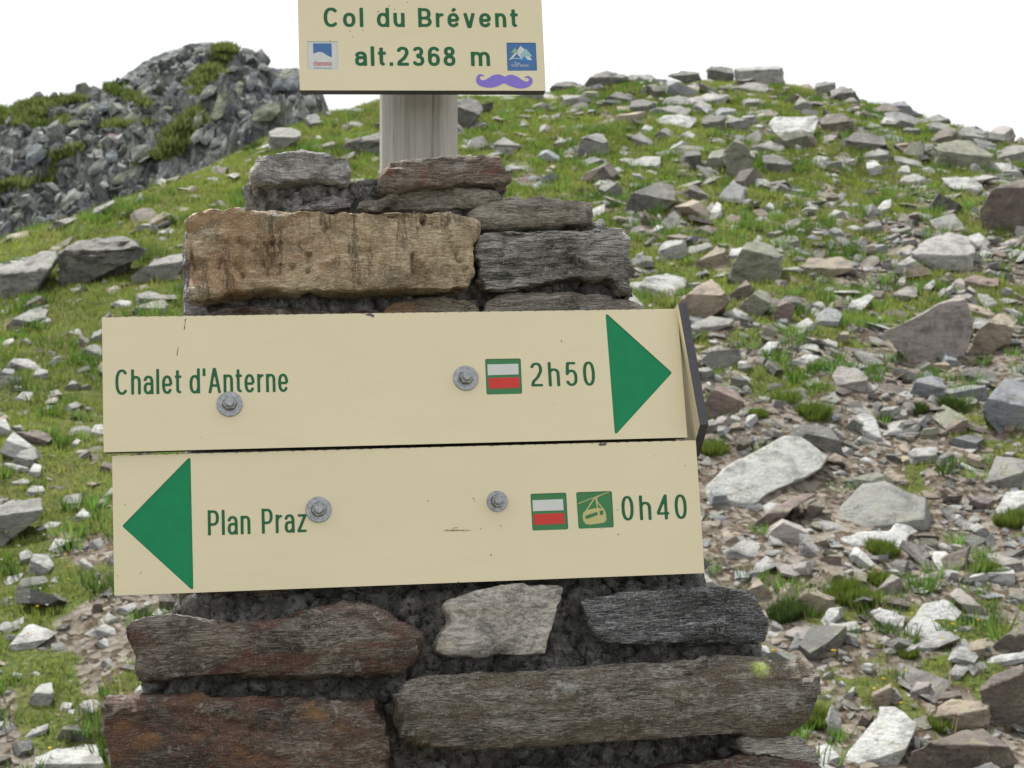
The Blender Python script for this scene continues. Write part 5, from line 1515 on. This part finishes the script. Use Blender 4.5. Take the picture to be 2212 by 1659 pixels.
# ---- boulders of the peak
m_pb, _nt, _b = new_mat('peak boulder', .92, .2); _t = NT(_nt)
_oi = _nt.nodes.new('ShaderNodeObjectInfo'); _at = _nt.nodes.new('ShaderNodeAttribute'); _at.attribute_name = 'Col'
_c = _t.coord('Object'); _n = _t.noise(_c, 2.4, 6, .72); _n2 = _t.noise(_c, .9, 5, .7)
_b0 = _t.mix(1., _at.outputs['Color'], _t.ramp(_n, [(.38, .4), (.56, 1.)]), 'MULTIPLY')
_b0 = _t.mix(_t.ramp(_n, [(.5, 0.), (.66, .55)]), _b0, (.235, .265, .175))
_t.put(_b.inputs['Base Color'], _b0); _t.put(_b.inputs['Normal'], _t.bump(_n, .7, .12))
def mnormal(x, y, e=.6):
    dzx = (mtn(x + e, y) - mtn(x - e, y)) / (2 * e); dzy = (mtn(x, y + e) - mtn(x, y - e)) / (2 * e)
    n = np.stack([-dzx, -dzy, np.ones_like(dzx)], 1); return n / np.linalg.norm(n, axis=1)[:, None]
mpal = np.array([(.14, .152, .16), (.19, .205, .21), (.25, .265, .26), (.33, .345, .335), (.21, .23, .19), (.16, .17, .185), (.40, .41, .40)])  # boulder greys carry the same painted bluish haze as the peak
x = RNG.uniform(-26, -6, 15000); y = RNG.uniform(53, 75.6, 15000); u = 1106 + F * x / y
pgm = peak_green(x, y); vv_ = 829.5 - F * (mtn(x, y) - EYE) / y; crag = (u > 430 + (vv_ - 150) * -.45) & (vv_ > 140)
keep = (u > -250) & (u < 715) & (RNG.random(len(x)) > pgm * 1.8 + .80 * crag + .66); x, y, u = x[keep], y[keep], u[keep]
size = .14 + .80 * RNG.random(len(x)) ** 4
cols = mpal[RNG.integers(0, len(mpal), len(x))] * RNG.uniform(.4, 1.0, (len(x), 1))
LIBM = []
for k in range(16):
    bm = hull_bm(k + 400, (.5, .7, .9, 1.0)[k % 4]); bmesh.ops.triangulate(bm, faces=bm.faces); bm.verts.index_update()
    LIBM.append((np.array([v.co[:] for v in bm.verts]), np.array([[v.index for v in f.verts] for f in bm.faces]))); bm.free()
o = scatter_mesh('boulder_field', np.stack([x, y, mtn(x, y)], 1), mnormal(x, y), size, RNG.uniform(0, 6.28, len(x)), RNG.normal(0, .35, (len(x), 3)), cols, m_pb, LIBM, .5)
tag(o, kind='stuff')
# single boulders and crag slabs of the peak, measured in the photograph (crops M and N)
_my = np.arange(50, 79, .08)
def hit_peak(u, v):
    d = ray(u, v); zr = EYE + d[2] * _my; h = mtn(d[0] * _my, _my); k = np.nonzero(zr < h)[0]
    y = _my[k[0]] if len(k) else 75.5
    return np.array([d[0] * y, y, EYE + d[2] * y])
PK = """
M l|780,260 800,200 880,165 930,230 910,290 800,310|rounded lichened boulder of a touching pair on the left flank
M b|930,260 980,170 1100,190 1105,250 1000,300 930,310|bluish boulder right of a lichened one, touching pair on the flank
M b|250,620 330,565 420,600 490,680 420,720 360,830 290,810 260,720|big cracked bluish boulder on the lower left flank of the peak
M g|880,850 1000,700 1050,760 1030,850 960,910 890,900|leaning pale grey boulder with a dark hollow under it on the peak
M b|1030,680 1100,640 1185,700 1150,780 1060,790|rounded blue-grey boulder just above a leaning pale one
M g|1280,640 1350,590 1480,590 1500,690 1320,780|broad grey boulder low on the peak above the green strip
M l|1220,340 1290,260 1370,330 1360,400 1230,420|lichened blocky boulder in the middle of the peak's left flank
M w|930,520 1000,495 1040,510 1020,540|flat white stone lying in the middle of the peak's flank
M k|1050,520 1090,480 1160,500 1150,560 1060,560|pinkish broken rock in the middle of the peak's flank
M l|920,620 960,560 1060,580 1070,640 960,670|pale lichened boulder below the flat white stone of the peak
M w|660,1060 720,1020 815,1090 790,1150 680,1130|bright grey boulder just above the grass ridge, left part
M w|830,990 870,970 940,1060 900,1080 850,1040|bright leaning slab just above the grass ridge
M w|990,960 1040,940 1080,1010 1030,1040|small bright boulder just above the grass ridge, right of a leaning slab
M l|1100,980 1150,880 1240,890 1240,960 1160,1000|pale lichened boulder half hidden by the grass ridge
M b|0,860 30,800 150,870 160,920 40,900|long bluish slab at the left edge of the peak's foot
M g|1360,770 1460,695 1480,710 1400,780|thin pale slab lying at the edge of the green strip on the peak
M l|650,390 700,350 860,350 860,420 700,430|wide lichened rock on the upper left flank of the peak
M g|470,440 500,370 540,420 530,480|upright grey stone beside the long green band at upper left
M d|335,130 385,62 455,128 400,150|dark pointed crag on the far left skyline
M d|500,125 550,72 580,110 530,140|small pointed rock on the skyline right of a sharper one
M l|1390,90 1480,150 1560,200 1500,220 1400,140|diagonal greenish slab below the summit
N l|820,960 870,620 930,560 1000,590 980,760 950,960 880,1010|tall greenish slab standing in the crag below the summit
N g|700,640 790,560 860,590 840,680 740,760 680,740|leaning grey slab at the left edge of the crag
N l|1040,800 1050,560 1100,500 1160,560 1150,680 1100,800|upright yellow-green slab in the heart of the crag
N b|1200,620 1230,440 1310,400 1320,560 1270,680|tall bluish slab right in the middle of the crag
N b|1480,640 1520,500 1610,480 1620,620 1640,660|squared blue-grey buttress on the right of the crag
N b|1620,600 1660,480 1790,460 1790,640 1680,660|broad blue-grey buttress at the right end of the crag top
N l|1260,930 1400,800 1560,740 1580,880 1480,1000 1280,1010|wide greenish slab low in the right of the crag
N g|1090,900 1140,840 1230,870 1260,960 1120,960|rounded grey block low in the middle of the crag
N g|570,1180 620,1080 710,1040 700,1200 620,1260|grey block at the foot of the crag above the green strip
N l|600,1080 640,900 700,840 700,960 680,1060|narrow greenish slab at the left foot of the crag
N g|690,1230 760,1100 830,1020 830,1180 760,1280|dark-edged grey slab at the foot of the crag
N g|780,1300 810,1170 900,1160 920,1250 830,1300|low grey block where the crag meets the grass ridge
N g|480,330 560,280 620,360 590,430 500,400|pale rounded boulder below the summit, left of the green gully
N g|600,170 650,140 750,150 740,210 640,220|flat-topped boulder close under the summit
N b|300,640 370,520 460,560 460,640 380,700|rounded bluish boulder left of the green gully
N b|490,620 560,560 640,600 610,700 520,700|bluish boulder at the edge of the green gully
N b|90,640 150,560 230,590 220,660 120,670|bluish boulder in the middle of the slope below the summit
N l|240,850 290,815 375,820 350,860|flat pale green block in the middle of the slope below the summit
N g|770,160 830,140 850,190 800,200|small pale block just right under the summit
N g|1130,180 1140,150 1240,170 1310,220 1280,260 1180,250|grey knob on the summit shoulder
N g|1320,400 1340,320 1400,330 1470,400 1420,440|broken grey block on the right shoulder of the peak
N g|960,400 1040,340 1120,380 1060,440 960,440|pale lichened ledge at the top of the crag
N g|1830,700 1900,680 1960,690 1990,800 1900,840 1840,780|grey block under the left end of the name board
N g|1660,720 1720,680 1760,710 1740,760 1680,760|pale greenish block near the right end of the crag
"""
for i, line in enumerate(PK.strip().split('\n')):
    hd, s, lab = line.split('|'); reg, cc = hd.split()
    P = px(reg, s); us = [p[0] for p in P]; vs = [p[1] for p in P]; uc, vc = (min(us) + max(us)) / 2, (min(vs) + max(vs)) / 2
    b0 = hit_peak(uc, vc); yb = b0[1] - .35
    bm = bmesh.new(); rr = random.Random(i)
    W_ = (max(us) - min(us)) / F * yb; Hh = (max(vs) - min(vs)) / F * yb
    ctr = Vector((b0[0], yb, b0[2]))
    def un(u, v, y): r = ray(u, v); return Vector((r[0] * y, y, EYE + r[2] * y))
    for u, v in P:                                  # front rim, leaning back with the slope, and a deeper, smaller back rim
        a = un(u, v, yb); a.y += (a.z - ctr.z) * .8; bm.verts.new(a - ctr)
        c2 = ctr + (a - ctr) * .75; c2.y += .6 * max(W_, .5); bm.verts.new(c2 - ctr)
    for _ in range(3):
        f = (rr.uniform(-.22, .22) * W_, rr.uniform(-.22, .22) * Hh); bm.verts.new((f[0], -.18 * min(W_, Hh) + f[1] * .8, f[1]))
    r = bmesh.ops.convex_hull(bm, input=bm.verts)
    bmesh.ops.delete(bm, geom=[g for g in r['geom_interior'] if isinstance(g, bmesh.types.BMVert)], context='VERTS')
    me = finish_rock(bm, max(W_, Hh), 700 + i, .35, 30)
    base = {'l': (.235, .26, .19), 'b': (.20, .225, .25), 'g': (.27, .285, .275), 'w': (.42, .43, .42), 'k': (.33, .27, .26), 'd': (.13, .135, .14)}[cc]
    add_color(me, np.tile(np.array(base) * rr.uniform(.6, .85), (len(me.vertices), 1)))
    tag(link('boulder', me, m_pb, None, ctr), lab, 'boulder', 'boulders on the distant peak')
# ================================================================== GRASS AND FLOWERS
m_grass, _nt, _b = new_mat('grass blades', .6, .25); _t = NT(_nt)
_at = _nt.nodes.new('ShaderNodeAttribute'); _at.attribute_name = 'Col'
_t.put(_b.inputs['Base Color'], _at.outputs['Color'])
_tr = _nt.nodes.new('ShaderNodeBsdfTranslucent'); _nt.links.new(_at.outputs['Color'], _tr.inputs[0])
_mx = _nt.nodes.new('ShaderNodeMixShader'); _mx.inputs[0].default_value = .55
_out = _nt.nodes['Material Output']
_nt.links.new(_b.outputs[0], _mx.inputs[1]); _nt.links.new(_tr.outputs[0], _mx.inputs[2]); _nt.links.new(_mx.outputs[0], _out.inputs[0])

def blades(px_, py_, pz_, nb, hgt, spread, width, cols):
    """nb grass blades (one triangle each) round every point"""
    n = len(px_); N = n * nb
    X = np.repeat(px_, nb); Y = np.repeat(py_, nb); Z = np.repeat(pz_, nb); Hh = np.repeat(hgt, nb) * RNG.uniform(.5, 1.15, N)
    sp = np.repeat(spread, nb); wd = np.repeat(width, nb)
    a = RNG.uniform(0, 6.28, N); r = sp * np.sqrt(RNG.random(N))
    bx, by = X + r * np.cos(a), Y + r * np.sin(a)
    lean = RNG.uniform(.1, .75, N) * Hh
    tx, ty = bx + lean * np.cos(a), by + lean * np.sin(a)
    f = RNG.uniform(0, 6.28, N); wx, wy = wd * np.cos(f) * .5, wd * np.sin(f) * .5
    V = np.empty((N, 3, 3)); V[:, 0] = np.stack([bx - wx, by - wy, Z - .012], 1); V[:, 1] = np.stack([bx + wx, by + wy, Z - .012], 1)
    V[:, 2] = np.stack([tx, ty, Z + Hh], 1)
    C = np.repeat(cols, nb, 0) * RNG.uniform(.7, 1.25, (N, 1)); C = np.repeat(C, 3, 0)
    return V.reshape(-1, 3), C
def grass_cols(x, y):
    q = p3(x, y); a = fbm(q * 1.1, 3, 55)[:, None] * .5 + .5; b = np.clip(fbm(q * 4, 2, 57)[:, None] * 1.2 + .25, 0, 1)
    c = np.array([.085, .15, .02]) * (1 - a) + np.array([.30, .36, .08]) * a
    return c * (1 - .38 * b) + np.array([.26, .22, .095]) * .38 * b
x, y = sample_ground(92000, 6.3, 23.2); g = grass_mask(x, y); keep = (RNG.random(len(x)) < g) & clear_of_rocks(x, y); x, y = x[keep], y[keep]
lush = green(x, y); k = (y / 13) ** .5
V, C = blades(x, y, H(x, y), 13, (.024 + .028 * RNG.random(len(x))) * k, .055 * k, .0095 * k, grass_cols(x, y))
me = mesh_np('grass', V, np.arange(len(V)).reshape(-1, 3)); add_color(me, C)
tag(link('grass', me, m_grass), kind='stuff')
# thicker cushions of darker grass scattered in the stones
x, y = sample_ground(11000, 6.3, 22); g = green(x, y); q = fbm(p3(x, y) * 3, 2, 61); keep = (q > -.02) & (RNG.random(len(x)) < .5 + .3 * g); x, y = x[keep], y[keep]
keep = clear_of_rocks(x, y); x, y = x[keep], y[keep]
V, C = blades(x, y, H(x, y), 42, (.05 + .06 * RNG.random(len(x))), (.04 + .10 * RNG.random(len(x)) ** 2), np.full(len(x), .010), grass_cols(x, y) * np.array([.55, .80, .7]) * RNG.uniform(.6, 1.35, (len(x), 1)))
me = mesh_np('grass', V, np.arange(len(V)).reshape(-1, 3)); add_color(me, C)
tag(link('grass', me, m_grass), kind='stuff')
# dry stalks standing in the turf
x, y = sample_ground(5000, 6.3, 22.5); g = grass_mask(x, y); q = fbm(p3(x, y) * 1.4, 2, 91); keep = (g > .2) & (q > -.15) & clear_of_rocks(x, y); x, y = x[keep], y[keep]
V, C = blades(x, y, H(x, y), 9, .05 + .07 * RNG.random(len(x)), np.full(len(x), .06), np.full(len(x), .0055), np.tile(np.array([.30, .24, .13]), (len(x), 1)))
me = mesh_np('grass', V, np.arange(len(V)).reshape(-1, 3)); add_color(me, C)
tag(link('grass', me, m_grass), kind='stuff')
# tufts that stand out one by one
TUFT = [(1843, 1275, 62, 'large bright green grass tuft on the lower right gravel'), (1698, 1318, 46, 'yellow-green grass tuft beside the dark striped cairn stone'), (1905, 1252, 34, 'grass tuft just right of the largest bright tuft'),
        (1752, 1552, 46, 'grass tuft touching the right end of the long rounded cairn stone'), (1700, 858, 40, 'light green grass tuft on the gravel between the boards and the edge'), (1760, 885, 44, 'wide grass tuft with white flowers right of the edge-on board'),
        (2140, 1228, 40, 'grass tuft at the foot of a pinkish stone near the right edge'), (1640, 893, 22, 'small grass tuft just right of the pointed end of the boards'), (1535, 965, 40, 'grass tuft right under the corner of the edge-on board'),
        (2190, 1120, 46, 'pale green tuft at the right edge beside a cream stone'), (2085, 690, 44, 'bushy tuft right of the triangular slab top'), (1905, 1180, 40, 'wide tuft under the split white slab'),
        (1960, 1408, 26, 'tuft at the right of the gravel near the teardrop slab'), (2030, 1565, 32, 'tuft between the big white slab and the brown slab'), (2060, 875, 38, 'dark green tuft under the bluish flat rocks'), (1980, 880, 26, 'small dark green tuft left of a wider one'),
        (290, 462 + 0, 30, 'dark green bush in the grass below the ridge at left'), (545, 300, 24, 'dark green bush beside the grey block on the grass ridge')]
for u, v, w, lab in TUFT:
    P = hit(u, v + w * .3); s = w / F * P[1]; n = 9
    a = RNG.uniform(0, 6.28, n * 6); r = s * .75 * np.sqrt(RNG.random(n * 6)); x = P[0] + r * np.cos(a); y = P[1] + r * np.sin(a) * .8
    V, C = blades(x, y, H(x, y), 48, np.full(len(x), s * .62) * RNG.uniform(.4, 1.15, len(x)), np.full(len(x), s * .2), np.full(len(x), .006), np.tile(np.array([.12, .17, .03]) if 'dark' not in lab else np.array([.055, .09, .022]), (len(x), 1)))
    me = mesh_np('grass_tuft', V - P, np.arange(len(V)).reshape(-1, 3)); add_color(me, C)
    tag(link('grass_tuft', me, m_grass, None, Vector(P)), lab, 'grass tuft', 'grass tufts among the stones')
# dwarf shrubs in the gullies of the peak
xx = RNG.uniform(-26, -6, 60000); yy = RNG.uniform(53, 76, 60000); gg = peak_green(xx, yy); keep = RNG.random(len(xx)) < np.clip(gg * 1.4 - .35, 0, 1); xx, yy = xx[keep], yy[keep]
pgc = grass_cols(xx, yy) * np.array([.6, .62, .8])
V, C = blades(xx, yy, mtn(xx, yy), 12, .12 + .22 * RNG.random(len(xx)), np.full(len(xx), .3), np.full(len(xx), .09), pgc)
me = mesh_np('dwarf_shrubs', V, np.arange(len(V)).reshape(-1, 3)); add_color(me, C)
tag(link('dwarf_shrubs', me, m_grass), kind='stuff')
# yellow and white flowers: tiny open cups on the grass
def flowers(name, n, col, s, thr):
    x, y = sample_ground(n, 6.3, 20); g = grass_mask(x, y); q = fbm(p3(x, y) * 1.3, 2, 71 + n); keep = (g > .3) & (q > thr); x, y = x[keep], y[keep]
    z = H(x, y) + .05 + .03 * RNG.random(len(x)); m = len(x); V = np.empty((m, 5, 3)); a0 = RNG.uniform(0, 6.28, m)
    V[:, 0] = np.stack([x, y, z - .004], 1)
    for k in range(4): V[:, k + 1] = np.stack([x + s * np.cos(a0 + k * 1.571), y + s * np.sin(a0 + k * 1.571), z + s * .5], 1)
    f = np.array([[0, 1, 2], [0, 2, 3], [0, 3, 4], [0, 4, 1]]); Fc = (f[None] + (np.arange(m) * 5)[:, None, None]).reshape(-1, 3)
    tag(link(name, mesh_np(name, V.reshape(-1, 3), Fc), flat_mat(name, col, .6)), kind='stuff')
flowers('yellow_flowers', 2600, (.80, .56, .03), .009, -.05)
flowers('white_flowers', 2600, (.8, .8, .76), .008, .0)
